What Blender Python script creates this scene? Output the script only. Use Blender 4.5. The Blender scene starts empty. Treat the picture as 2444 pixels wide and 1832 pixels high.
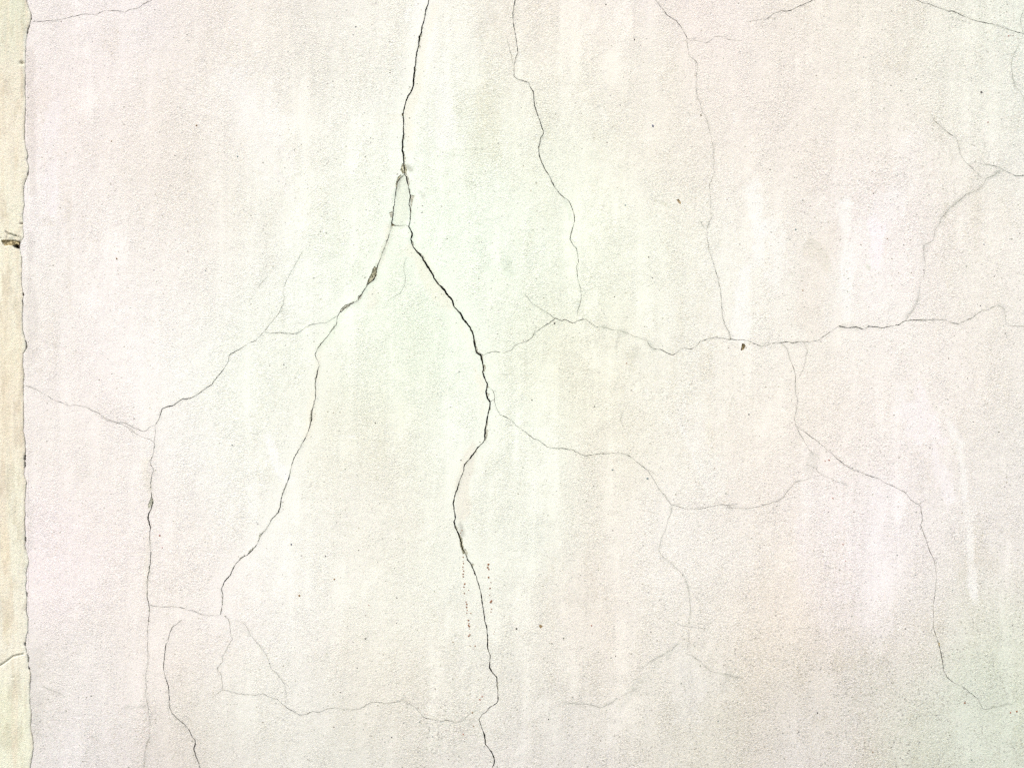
import bpy, math, random
import numpy as np
from mathutils import Vector
from mathutils.geometry import delaunay_2d_cdt

# ------------------------------------------------------------------ camera, light, exposure
scene = bpy.context.scene
MM = 0.001                    # one photo pixel on the wall is one millimetre of wall
CX, CY, ZC = 1222.0, 916.0, 1.5

def X(px): return (px - CX) * MM
def Z(py): return ZC + (CY - py) * MM

cam_d = bpy.data.cameras.new("camera"); cam = bpy.data.objects.new("camera", cam_d)
scene.collection.objects.link(cam)
DIST = 3.0
cam.location = (0, -DIST, ZC); cam.rotation_euler = (math.radians(90), 0, 0)
cam_d.sensor_width = 36.0; cam_d.lens = 36.0 * DIST / 2.444
cam_d.clip_start = 0.05; cam_d.clip_end = 2000
scene.camera = cam

SUN_EL, SUN_AZ = 52.0, 28.0   # height of the sun; turn to the left of straight in front of the wall
world = bpy.data.worlds.new("World"); scene.world = world; world.use_nodes = True
wn = world.node_tree.nodes; wl = world.node_tree.links
sky = wn.new("ShaderNodeTexSky"); sky.sky_type = 'NISHITA'; sky.sun_disc = False
sky.sun_elevation = math.radians(SUN_EL); sky.sun_rotation = math.radians(180 + SUN_AZ)
sky.dust_density = 4.0; sky.air_density = 1.0; sky.ozone_density = 1.0
wl.new(sky.outputs[0], wn["Background"].inputs[0]); wn["Background"].inputs[1].default_value = 0.12
sun_d = bpy.data.lights.new("sun", 'SUN'); sun = bpy.data.objects.new("sun", sun_d)
scene.collection.objects.link(sun)
sun_d.energy = 1.5; sun_d.angle = math.radians(12); sun_d.color = (1.0, 0.95, 0.88)
a_, e_ = math.radians(SUN_AZ), math.radians(SUN_EL)
to_sun = Vector((-math.sin(a_) * math.cos(e_), -math.cos(a_) * math.cos(e_), math.sin(e_)))
sun.rotation_euler = to_sun.to_track_quat('Z', 'Y').to_euler(); sun.location = (-2, -4, 6)

scene.view_settings.view_transform = 'Standard'; scene.view_settings.look = 'None'
scene.view_settings.gamma = 1.0; scene.view_settings.use_curve_mapping = False
scene.view_settings.exposure = 0.70
scene.cycles.use_denoising = False
scene.cycles.max_bounces = 6

# white balance of the plaster colours under this light (albedo per linear picture value)
GAIN = np.array([0.78, 0.805, 0.81])
random.seed(7); rng = np.random.default_rng(11)

# ------------------------------------------------------------------ small tools
def link(name, me, mat, parent=None):
    o = bpy.data.objects.new(name, me); scene.collection.objects.link(o)
    if mat and not me.materials: me.materials.append(mat)
    if parent is not None: o.parent = parent
    return o

def hash2(ix, iy, seed):
    h = (ix.astype(np.int64) * 374761393 + iy.astype(np.int64) * 668265263 + seed * 982451653) & 0x7fffffff
    h = ((h ^ (h >> 13)) * 1274126177) & 0x7fffffff
    h = ((h ^ (h >> 16)) * 668265263) & 0x7fffffff
    return ((h ^ (h >> 15)) & 0xffff) / 65535.0

def vnoise(x, y, wx, wy, seed):
    u, v = x / wx + 1000.37, y / wy + 1000.71
    iu, iv = np.floor(u), np.floor(v); fu, fv = u - iu, v - iv
    fu = fu * fu * fu * (fu * (fu * 6 - 15) + 10); fv = fv * fv * fv * (fv * (fv * 6 - 15) + 10)
    iu = iu.astype(np.int64); iv = iv.astype(np.int64)
    a, b = hash2(iu, iv, seed), hash2(iu + 1, iv, seed)
    c, d = hash2(iu, iv + 1, seed), hash2(iu + 1, iv + 1, seed)
    return (a + (b - a) * fu) * (1 - fv) + (c + (d - c) * fu) * fv - 0.5

def fbm(x, y, wx, wy, seed, n=3, gain=0.5):
    s, amp = 0, 1.0
    for k in range(n):
        s = s + amp * vnoise(x, y, wx / 2 ** k, wy / 2 ** k, seed + 17 * k); amp *= gain
    return s

def lin(c):
    c = np.asarray(c, float) / 255.0
    return np.where(c <= 0.04045, c / 12.92, ((c + 0.055) / 1.055) ** 2.4)

def sstep(a, b, x):
    t = np.clip((x - a) / (b - a), 0, 1); return t * t * (3 - 2 * t)

K = 3.6203
def T(c, r, *pts):             # points read on an enlarged tile of the photo -> wall millimetres
    return [(611 * c + p[0] / K, 458 * r + p[1] / K) for p in pts]

# ------------------------------------------------------------------ the cracks, measured on the wall
# (points, width, depth mm, dark?, name, label, halo strength, halo colour key)
MAIN = (T(1,0,(1500,-60),(1492,0),(1488,35),(1470,75),(1465,120),(1450,190),(1433,240),(1430,285),(1413,322),(1405,400),(1385,470),(1382,530),
    (1372,600),(1363,680),(1360,745),(1335,800),(1315,830),(1295,880),(1280,940),(1270,990),(1277,1030),(1272,1110),(1275,1160),
    (1265,1230),(1265,1300),(1275,1340),(1275,1400),(1280,1460),(1283,1510),(1298,1530),(1310,1580),(1325,1645)))
RFORK = (T(1,0,(1325,1645)) + T(1,1,(1333,30),(1325,110),(1335,150),(1332,220),(1332,270),(1323,298),(1348,360),(1338,410),(1360,475),(1395,520),
    (1432,555),(1460,610),(1490,655),(1525,710),(1540,745),(1580,805),(1620,840),(1645,880),(1695,935),(1715,995),(1765,1050),
    (1800,1110),(1845,1165),(1868,1210),(1882,1250),(1888,1300),(1903,1385),(1942,1412),(1957,1470),(1965,1520),(1958,1550),
    (1975,1610),(1993,1650)) + T(1,2,(1998,0),(1990,70),(2000,120),(2022,155),(2012,230),(2000,280),(1985,370),(1975,450),(1978,480),
    (1955,515),(1915,550),(1880,605),(1803,695),(1795,750),(1760,830),(1740,900),(1715,980),(1708,1020),(1712,1090),(1720,1165),
    (1712,1190),(1722,1240),(1750,1295),(1770,1360),(1785,1430),(1810,1465),(1825,1515),(1860,1555),(1880,1605),(1897,1650)))
RLOW = (T(1,2,(1897,1650)) + T(1,3,(1900,5),(1920,60),(1940,130),(1957,230),(1965,310),(1978,390),(1995,450),(2003,550),(1997,600),(2010,650),(2024,690),
    (2018,790),(2040,830),(2078,875),(2080,930),(2090,980),(2090,1080),(2070,1105),(2025,1125),(1985,1180),(1957,1192),(1927,1238),
    (1948,1300),(1973,1360),(1983,1450),(2010,1480),(2035,1515),(2058,1565),(2060,1610),(2045,1650),(2040,1720),(2060,1800)))
LFORK = (T(1,0,(1281,1508),(1240,1545),(1222,1570),(1218,1610),(1208,1655)) + T(1,1,(1200,60),(1195,110),(1185,170),(1178,230),(1168,290),(1152,360),
    (1135,420),(1110,480),(1090,540),(1065,610),(1045,660),(1040,700),(1020,755),(965,800),(920,870),(880,940),(820,970),(770,1000),(720,1045),(702,1080)))
LMID = (T(1,1,(702,1078),(690,1150),(640,1215),(590,1280),(525,1365),(512,1405),(550,1495),(530,1560),(518,1620),(515,1655)) +
    T(1,2,(517,120),(502,160),(485,230),(478,310),(465,370),(445,430),(410,500),(370,570),(335,625),(312,690),(295,760),(283,820),(268,860),
    (235,935),(220,985),(210,1050),(190,1110),(140,1165),(100,1235),(40,1310),(2,1400)) +
    T(0,2,(2170,1445),(2140,1475),(2105,1490),(2065,1520),(2035,1550),(2010,1595),(1990,1650)) +
    T(0,3,(1935,55),(1912,115),(1925,165),(1922,240),(1908,320),(1905,335)))
BR_A = T(1,1,(702,1072),(650,1100),(600,1130),(540,1135),(490,1140),(430,1170),(390,1200),(340,1222),(270,1220),(200,1215),(130,1222),(75,1210))
BR_B0 = T(1,1,(400,520),(365,590),(330,650),(260,770),(240,830),(240,900),(238,960),(200,1040),(140,1120),(90,1180),(40,1240))
BR_B = (T(1,1,(40,1240),(0,1285)) + T(0,1,(2160,1300),(2100,1340),(2020,1385),(1980,1408),(1970,1460),(1945,1510),(1900,1570),(1850,1630)) +
    T(0,2,(1830,5),(1780,35),(1720,80),(1650,122),(1575,130),(1545,150),(1500,185),(1450,195),(1400,215),(1390,250),(1375,300),(1340,355)))
BR_B2 = T(0,2,(1340,355),(1300,370),(1255,405),(1235,408),(1200,392),(1150,375),(1100,350),(1060,332),(1010,338),(960,318),(900,290),(850,250),(800,230),
    (740,195),(640,180),(600,190),(520,155),(440,125),(380,90),(310,45),(220,15))
BR_B3 = T(0,2,(820,258),(870,285),(930,318),(990,330),(1060,350),(1120,385),(1180,430),(1250,465),(1300,478),(1330,500))
VERT = (T(0,2,(1340,355),(1342,430),(1333,500),(1335,540),(1325,600),(1310,640),(1295,670),(1310,710),(1325,750),(1308,790),(1305,850),(1305,900),(1310,960),
    (1320,1010),(1310,1070),(1280,1130),(1278,1170),(1298,1240),(1292,1310),(1295,1380),(1303,1440),(1298,1540),(1290,1620)) +
    T(0,3,(1275,0),(1272,100),(1272,185),(1285,240),(1293,310)))
VERT2 = T(0,3,(1293,310),(1282,380),(1275,470),(1275,560),(1275,650),(1280,740),(1270,800),(1258,870),(1265,960),(1255,1010),(1270,1090),(1285,1180),(1297,1240),
    (1300,1330),(1290,1400),(1265,1480),(1250,1560),(1243,1658),(1240,1760))
CR_C = T(0,3,(1290,255),(1400,268),(1500,262),(1560,270),(1640,295),(1720,320),(1800,342),(1860,342),(1905,332))
CR_C2 = T(0,3,(1935,342),(1970,365),(1985,400),(1987,470),(1995,520),(2010,545),(1980,580),(1955,640),(1918,690),(1925,740),(1875,800),(1915,860),(1925,930),(1920,985))
CR_D = (T(0,3,(1830,1045),(1880,1015),(1920,985),(1960,985),(2020,1005),(2080,1018),(2150,1025)) + T(1,3,(0,1028),(60,1012),(110,1040),(180,1065),(240,1115),
    (290,1150),(380,1203),(430,1195),(490,1162),(540,1185),(610,1150),(690,1137),(770,1150),(870,1155),(930,1130),(990,1095),(1040,1088),(1110,1100),
    (1180,1090),(1270,1072),(1310,1110),(1370,1125),(1420,1190),(1460,1228),(1530,1240),(1600,1255),(1650,1245),(1720,1262),(1790,1235),(1850,1190),(1900,1160)))
CR_E = T(0,3,(2035,385),(2100,405),(2130,440),(2160,510),(2205,560)) + T(1,3,(50,625),(95,690),(120,760),(130,800),(190,850),(245,930),(262,1020),(250,1100))
CR_F = T(0,3,(1570,375),(1530,415),(1490,440),(1465,500),(1455,560),(1432,595),(1420,700),(1412,790),(1425,860),(1455,940),(1463,1050),(1467,1140),(1490,1190),
    (1550,1245),(1600,1285),(1635,1335),(1660,1385),(1685,1410),(1688,1450),(1675,1490),(1690,1550),(1715,1610),(1730,1658),(1750,1760))
CR_G = T(0,0,(285,185),(330,188),(420,180),(520,175),(620,145),(720,125),(780,122),(830,125),(900,95),(960,92),(1020,92),(1075,110),(1120,85),(1190,75),(1250,30),(1310,0),(1380,-60))
CR_H = (T(2,0,(34,-60),(28,0),(18,50),(8,110),(10,200),(25,270),(40,350),(52,460),(35,490),(30,515),(20,560),(17,600),(20,660),(45,685),(100,700),(145,715),(155,750),
    (185,795),(190,850),(195,910),(215,980),(240,1040),(255,1095),(270,1130),(270,1160),(248,1190),(232,1270),(235,1340),(255,1400),(285,1460),(330,1530),(350,1580),(392,1650)))
CR_H2 = T(2,1,(392,-8),(430,30),(485,75),(500,95),(515,135),(540,190),(540,250),(522,320),(500,405),(520,445),(560,490),(570,550),(575,600),(555,650),(565,690),
    (573,770),(595,840),(602,900),(585,970),(570,1020),(558,1120))
CR_H3 = T(1,0,(2170,335),(2180,380),(2205,470)) + T(2,0,(2,510),(10,540),(17,580))
CR_I = T(2,0,(1190,-60),(1240,0),(1290,65),(1345,130),(1420,180),(1465,235),(1490,290),(1515,335),(1540,350),(1610,352),(1665,375),(1700,360),(1750,320),(1790,315),(1840,320))
CR_I1 = T(2,0,(1840,320),(1870,345),(1930,350),(1990,355))
CR_I2 = T(2,0,(1508,335),(1520,400),(1535,485),(1600,548),(1605,600),(1590,660),(1592,740),(1600,830),(1625,900),(1650,980),(1670,1000),(1690,1060),(1715,1140),
    (1725,1210),(1745,1290),(1740,1370),(1740,1440),(1750,1480),(1735,1540),(1708,1600),(1715,1658))
CR_I3 = T(2,1,(1630,255),(1655,310),(1685,330),(1688,400),(1700,500),(1740,610),(1770,720),(1800,840),(1815,960),(1815,1060),(1835,1140),(1880,1220),(1893,1275))
CR_J = T(2,0,(2040,192),(2110,175),(2200,163)) + T(3,0,(15,150),(50,115),(120,93),(180,97),(270,58),(340,25),(395,0),(480,-60))
CR_K = T(3,0,(1180,-60),(1280,0),(1330,28),(1390,35),(1480,72),(1560,100),(1600,100),(1680,138),(1760,172),(1850,195),(1950,212),(2030,240),(2110,270),(2200,293),(2300,310))
CR_K2 = T(3,0,(2260,20),(2212,90),(2190,140),(2180,190),(2200,290),(2190,340),(2150,420),(2105,515),(2100,590),(2115,690),(2135,750),(2180,800),(2212,860),(2260,930))
CR_N = T(3,0,(1405,990),(1440,1050),(1500,1100),(1560,1150),(1630,1200),(1645,1250),(1660,1330),(1710,1405),(1780,1470),(1850,1540))
CR_N2 = T(3,0,(1830,1418),(1890,1420),(1990,1442),(2060,1480),(2150,1525),(2212,1518),(2300,1530))
CR_N3 = (T(3,0,(2000,1480),(1940,1520),(1880,1545),(1865,1590),(1800,1650)) + T(3,1,(1715,15),(1650,80),(1580,130),(1510,205),(1485,265),(1440,330),(1435,410),(1400,440),
    (1350,460),(1345,540),(1360,620),(1350,720),(1310,800),(1305,900),(1275,985),(1240,1030),(1205,1070),(1195,1110)))
HL1 = (T(1,1,(1950,1412),(2000,1390),(2060,1378),(2140,1390),(2205,1370)) + T(2,1,(15,1340),(60,1310),(130,1290),(180,1250),(200,1210),(270,1160),(330,1128),(375,1092),(430,1115),
    (460,1102),(525,1133),(560,1115),(640,1100),(690,1145),(730,1165)))
HL2 = T(2,1,(730,1165),(830,1175),(870,1195),(930,1195),(1000,1220),(1100,1260),(1170,1285),(1200,1330),(1225,1358))
HL3 = (T(2,1,(1225,1358),(1280,1362),(1340,1390),(1395,1410),(1450,1365),(1490,1350),(1540,1358),(1600,1330),(1625,1290),(1700,1270),(1750,1253),(1810,1262),
    (1890,1275),(1980,1280),(2050,1290),(2150,1332),(2205,1318)) + T(3,1,(30,1308),(90,1305),(160,1293),(210,1302),(290,1288),(350,1300),(430,1285),(490,1245),(550,1200),(610,1158)))
HL4 = T(3,1,(610,1158),(680,1175),(760,1165),(820,1185),(880,1160),(930,1163),(980,1175),(1050,1160),(1120,1150),(1190,1115),(1260,1105),(1330,1112),(1430,1102),(1530,1108),
    (1580,1128),(1640,1140),(1700,1115),(1770,1085),(1850,1020),(1890,1022),(1960,985))
HL5 = T(3,1,(1960,985),(1990,970),(2040,1010),(2050,1080),(2060,1150))
HL6 = T(3,1,(2090,1156),(2120,1158),(2212,1160),(2320,1150))
RV1 = (T(3,1,(115,1305),(165,1360),(185,1430),(220,1510),(240,1590),(236,1650)) + T(3,2,(240,90),(258,130),(250,200),(228,300),(245,365)))
RV2 = T(3,2,(245,365),(290,400),(370,450),(460,525),(550,605),(640,680),(740,748),(770,750),(830,780),(960,820),(1000,845),(1100,890),(1190,940),(1230,1000),(1320,1055),
    (1335,1150),(1335,1180),(1320,1220),(1350,1300),(1375,1380),(1400,1450),(1440,1530),(1450,1600),(1455,1655))
RV3 = T(3,3,(1455,-3),(1450,100),(1430,240),(1430,340),(1430,450),(1450,500),(1470,570),(1480,610),(1495,660),(1510,740),(1515,810),(1550,880),(1620,930),(1680,950),
    (1740,1000),(1810,1060),(1840,1110),(1865,1152),(1910,1148),(1990,1128),(2040,1112),(2110,1100))
RV4 = T(3,1,(310,1310),(340,1370),(325,1450),(300,1540),(270,1600))
RV5 = T(3,2,(245,370),(270,430),(310,480),(345,550),(390,605))
RV6 = T(3,2,(410,720),(430,760),(480,795),(560,825),(640,855),(700,880))
RV7 = (T(3,2,(440,795),(370,805),(310,830),(230,850),(180,910),(130,980),(80,1010),(10,1035)) + T(2,2,(2120,1060),(2030,1075),(1960,1075),(1850,1065)))
RV8 = T(2,2,(1950,1035),(1880,1048),(1790,1042),(1700,1065),(1620,1078),(1500,1078),(1440,1058),(1380,1045))
CR_O = (T(1,2,(2000,20),(2045,60),(2062,110),(2058,145),(2075,200),(2110,265),(2160,285),(2205,312)) + T(2,2,(40,360),(110,410),(180,470),(230,485),(310,545),(400,560),
    (430,555),(530,570),(600,610),(640,622),(740,603),(880,597),(960,600),(1020,625),(1070,670),(1140,715),(1180,755),(1220,820),(1275,910),(1330,980),(1380,1045)))
CR_O2 = T(1,2,(2022,155),(2058,132))
CR_P = T(2,2,(1380,1060),(1375,1110),(1345,1180),(1330,1250),(1290,1330),(1280,1400),(1270,1440))
CR_Q = T(2,3,(1500,30),(1525,110),(1545,270),(1530,380),(1525,520),(1520,640))
CR_Q1 = T(2,2,(1272,1440),(1300,1490),(1340,1520),(1400,1570),(1450,1620),(1495,1672))
CR_I4 = T(2,1,(1715,-2),(1720,90),(1715,160),(1725,220),(1700,270),(1686,325))
CR_Q2 = T(2,3,(1400,395),(1460,428),(1520,438),(1600,448),(1680,455))
CR_Q3 = T(2,3,(1500,665),(1560,690),(1640,750),(1720,820),(1800,840),(1900,865),(2000,885))
CR_Q4 = T(2,3,(1440,580),(1370,640),(1300,685),(1220,720),(1150,780),(1070,815),(1020,830))
CR_Q5 = T(2,3,(440,1090),(520,1100),(640,1105),(770,1138),(830,1105),(870,1085),(960,1030),(1080,970))
CR_S = T(2,1,(110,880),(180,970),(250,1010),(330,1060),(375,1092))
CR_W = T(1,1,(1168,268),(1200,292),(1250,292),(1290,285),(1323,298))
CR_W2 = T(1,1,(1300,570),(1280,620),(1278,680),(1295,750),(1280,810),(1240,880),(1160,925))
CR_X = T(0,3,(370,950),(440,985),(520,1015),(570,1045))
CR_X2 = T(0,3,(1050,1145),(1120,1122),(1200,1128),(1260,1125))
CR_X3 = T(0,1,(2212,860),(2180,905),(2150,950))
CR_X4 = T(2,2,(960,230),(940,310),(960,370))
CR_X5 = T(1,1,(95,735),(50,780),(10,830))
JOINT = (T(0,0,(228,-560),(240,-240),(228,-60),(235,20),(255,80),(272,130),(270,170),(245,250),(240,290),(225,380),(222,500),(218,560),(222,650),(217,760),(222,860),(222,930),(215,1050),
    (212,1180),(225,1280),(242,1340),(235,1390),(250,1450),(238,1520),(212,1590),(205,1650)) + T(0,1,(213,120),(197,200),(200,290),(205,390),(180,430),(172,480),(190,570),
    (190,650),(188,800),(203,880),(195,940),(200,1000),(193,1090),(200,1200),(225,1290),(230,1350),(200,1400),(198,1500),(210,1560),(203,1650)) +
    T(0,2,(207,200),(205,400),(215,480),(222,580),(216,640),(215,720),(210,780),(232,850),(220,930),(218,1050),(215,1200),(222,1330),(218,1400),(240,1480),(250,1530),(235,1600),(222,1650)) +
    T(0,3,(235,30),(222,90),(232,160),(232,250),(225,300),(245,370),(240,470),(225,540),(216,590),(245,700),(250,790),(270,860),(260,930),(260,1100),(275,1190),(265,1290),
    (285,1400),(293,1490),(280,1560),(265,1640),(270,1900),(255,2260)))

# name, points, widths along (list or number), depth, dark, halo, label
CRACKS = [
 ("crack", MAIN, [2.6,2.8,3.0,3.4,2.8,3.2,3.4,2.8,2.4,2.6,3.0,3.6,2.4,1.8], 13, 1, .35, "black crack running down from the top edge to the fork"),
 ("crack", RFORK, [1.7,2.2,2.8,3.4,3.8,3.8,4.0,4.0,3.6,3.2,3.2,2.8,3.0,2.8,2.4,2.2,2.4,4.2,2.0,2.4], 14, 1, .3, "widest black crack, the right leg of the fork"),
 ("crack", RLOW, [2.3,2.2,2.4,2.2,2.0,1.8,1.7,2.2,2.2,2.2], 11, 1, .15, "black crack ending at the bottom edge near the middle"),
 ("crack", LFORK, [1.1,1.5,1.1,1.6,1.5,1.8,1.3,1.8,1.6,1.1,1.5,1.2], 6, 0, .6, "left leg of the fork with a crumbled hollow beside it"),
 ("crack", LMID, [1.4,1.2,1.6,1.7,1.6,1.5,1.5,1.5,1.6,1.7,1.7], 8, 1, .3, "thin dark crack curving down to the lower left"),
 ("hairline_crack", BR_A, .9, 3, 0, .3, None), ("hairline_crack", BR_B0, [.5,.8,1.0], 3, 0, .25, None),
 ("crack", BR_B, [1.0,1.2,1.3,1.3,1.6,1.1], 5, 0, .3, None),
 ("hairline_crack", BR_B2, [.9,.9,1.0,.9,.8,.7,.8], 3, 0, .3, None), ("hairline_crack", BR_B3, [.5,.8,.8], 3, 0, .2, None),
 ("crack", VERT, [.7,.8,.9,1.1,1.2,1.6,4.0,1.2,1.2,1.3,1.3,1.4,1.2], 7, 0, .3, None), ("hairline_crack", VERT2, [1.0,.9,.6,.5,.5,.5,.7,.5], 3, 0, .35, None),
 ("hairline_crack", CR_C, .8, 3, 0, .25, None), ("hairline_crack", CR_C2, [.9,.6,.6,.5], 3, 0, .25, None),
 ("hairline_crack", CR_D, [.5,.6,.8,.9,.8,.7,.8,.8,.7,.9,.8,.5], 3, 0, .25, None), ("hairline_crack", CR_E, [.4,.4,.6,.6,.5], 3, 0, .3, None),
 ("crack", CR_F, [.9,1.2,1.3,1.4,1.5,1.3,1.2,1.3,2.4,1.4,1.4], 7, 1, .2, "dark brown hooked crack in the lower left corner"),
 ("hairline_crack", CR_G, 1.0, 4, 0, .2, None),
 ("crack", CR_H, [1.9,1.9,1.7,1.2,1.1,1.6,1.9,1.7,1.6,1.7,1.5,1.5], 8, 1, .25, "dark crack winding down from the top edge right of the middle"),
 ("crack", CR_H2, [1.3,1.2,1.3,1.2,1.0,1.0,.8,.8,.6], 5, 0, .35, None), ("hairline_crack", CR_H3, .7, 3, 0, .15, None),
 ("hairline_crack", CR_I, [.8,1.1,1.1,1.0,.9,.8,.8], 4, 0, .2, None), ("hairline_crack", CR_I1, .5, 2, 0, .2, None),
 ("hairline_crack", CR_I2, [.8,.8,.7,.6,.6,.5,.6,.5], 3, 0, .3, None), ("hairline_crack", CR_I3, [.6,.7,.8,.8,.8,.7], 3, 0, .3, None),
 ("hairline_crack", CR_I4, [.5,.4,.4], 2, 0, .4, None), ("hairline_crack", CR_J, [.6,.9,1.2,1.2,1.0], 4, 0, .2, None), ("crack", CR_K, [.9,1.2,1.3,1.3,1.2,1.1], 5, 0, .2, None),
 ("hairline_crack", CR_K2, [.7,.6,.7,.7,.7], 3, 0, .3, None), ("hairline_crack", CR_N, [.7,.9,1.0,.9,.7], 3, 0, .4, None),
 ("hairline_crack", CR_N2, [.6,1.0,1.1,1.0], 4, 0, .35, None), ("hairline_crack", CR_N3, [.6,.7,.5,.5,.45,.4,.4], 3, 0, .6, None),
 ("crack", HL1, [.9,1.0,1.0,1.1,1.2,1.0,.8], 5, 0, .25, "thin crack branching right from the widest crack"), ("hairline_crack", HL2, [.7,.5,.5], 3, 0, .6, None),
 ("crack", HL3, [1.1,1.1,1.1,1.1,1.2,1.1,1.0,.9,.9], 5, 0, .25, None), ("crack", HL4, [1.3,1.5,1.4,1.3,1.0,.8,.9,.9,.9], 5, 0, .35, None),
 ("hairline_crack", HL5, [.4,.3,.25], 3, 0, .4, None), ("hairline_crack", HL6, 1.0, 4, 0, .2, None),
 ("hairline_crack", RV1, [.8,.8,.7], 3, 0, .3, None), ("hairline_crack", RV2, [.8,.9,1.0,1.0,1.0,1.0,.9,1.1], 4, 0, .2, None),
 ("crack", RV3, [.9,.8,.9,.9,1.5,1.1,.9,.9,.8,.7], 4, 0, .2, "long thin crack ending in the lower right corner"),
 ("hairline_crack", RV4, .5, 2, 0, .4, None), ("hairline_crack", RV5, .6, 3, 0, .35, None), ("hairline_crack", RV6, .6, 3, 0, .3, None),
 ("hairline_crack", RV7, .7, 3, 0, .4, None), ("hairline_crack", RV8, .8, 3, 0, .4, None), ("crack", CR_O, [1.1,1.0,1.0,1.1,1.0,.9,.9,.8,.8], 4, 0, .25, None),
 ("hairline_crack", CR_O2, .8, 3, 0, .1, None), ("hairline_crack", CR_P, [.5,.45,.4], 2, 0, .55, None), ("hairline_crack", CR_Q, [.4,.45,.4], 2, 0, .5, None),
 ("hairline_crack", CR_Q1, .4, 2, 0, .5, None), ("hairline_crack", CR_Q2, .5, 2, 0, .4, None), ("hairline_crack", CR_Q3, .5, 2, 0, .4, None),
 ("hairline_crack", CR_Q4, .4, 2, 0, .55, None), ("hairline_crack", CR_Q5, [.5,.55,.4,.3], 2, 0, .45, None), ("hairline_crack", CR_S, .7, 2, 0, .35, None),
 ("hairline_crack", CR_W, [1.8,1.0,.6,.6], 3, 0, .2, None), ("hairline_crack", CR_W2, [.5,.85,.85,.7], 2, 0, .5, None),
 ("hairline_crack", CR_X, .45, 2, 0, .25, None), ("hairline_crack", CR_X2, .4, 2, 0, .5, None), ("hairline_crack", CR_X3, .4, 2, 0, .3, None),
 ("hairline_crack", CR_X4, .4, 2, 0, .5, None), ("hairline_crack", CR_X5, .6, 2, 0, .3, None),
]
JOINT_W = .8

# hollows where the skin of plaster has fallen out: name, outline, depth, material key, label
def px(*p): return list(p)
HOLLOWS = [
 ("broken_hollow", T(1,1,(1027,640),(1046,662),(1044,720),(1020,762),(985,790),(955,800),(972,748),(998,702),(1010,662)), 2.6, "crumb", "crumbled hollow showing olive grey mortar beside the left leg of the fork"),
 ("broken_hollow", [(1771.5,818.5),(1777,820.5),(1779.5,825),(1778.5,828.5),(1774,834.5),(1769.5,836.5),(1768,835),(1770,828),(1770.5,822)], 5.0, "mortar", "dark wedge-shaped hollow under the level crack"),
 ("broken_hollow", T(1,0,(1262,1412),(1290,1418),(1306,1470),(1296,1500),(1262,1500),(1248,1470)), 1.4, "crumb", None),
 ("broken_hollow", T(1,0,(1252,1506),(1226,1530),(1206,1590),(1208,1620),(1216,1625),(1226,1570),(1248,1540)), 1.2, "crumb", None),
 ("broken_hollow", T(1,1,(1165,262),(1198,292),(1172,298)), 3.0, "mortar", None),
 ("broken_hollow", T(1,1,(925,870),(905,885),(880,900),(878,940),(905,925)), 1.2, "pale", None),
 ("broken_hollow", T(1,1,(815,962),(770,975),(730,1015),(722,1045),(768,1015),(815,985)), 1.4, "pale", None),
 ("broken_hollow", T(0,2,(1308,968),(1325,1000),(1328,1030),(1300,1058),(1285,1080),(1278,1040),(1296,1000)), 1.6, "pale", None),
 ("broken_hollow", T(1,2,(1752,1290),(1768,1310),(1790,1390),(1802,1465),(1788,1470),(1764,1400)), 2.0, "crumb", None),
 ("broken_hollow", T(2,1,(1420,68),(1440,60),(1462,92),(1452,108),(1436,88)), 1.6, "ochre", "small ochre chip in the upper right plaster"),
 ("broken_hollow", T(2,0,(1626,988),(1638,992),(1640,1004),(1630,1006)), 2.0, "mortar", None),
 ("broken_hollow", T(2,3,(232,425),(250,418),(268,432),(254,446),(246,455),(238,442)), 2.0, "ochre", "small brown chip low on the plaster"),
 ("broken_hollow", T(1,0,(1412,305),(1422,330),(1410,345),(1402,322)), 3.0, "mortar", None),
 ("broken_hollow", T(1,0,(1262,975),(1276,990),(1270,1008),(1258,995)), 2.0, "mortar", None),
 ("broken_hollow", T(1,1,(1335,25),(1372,32),(1352,95),(1344,135),(1335,110)), 1.0, "pale", None),
 ("broken_hollow", T(1,1,(1178,165),(1150,180),(1165,225),(1180,215)), .9, "pale", None),
 ("broken_hollow", T(3,3,(1472,572),(1484,575),(1486,612),(1474,600)), 1.5, "mortar", None),
]

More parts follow.
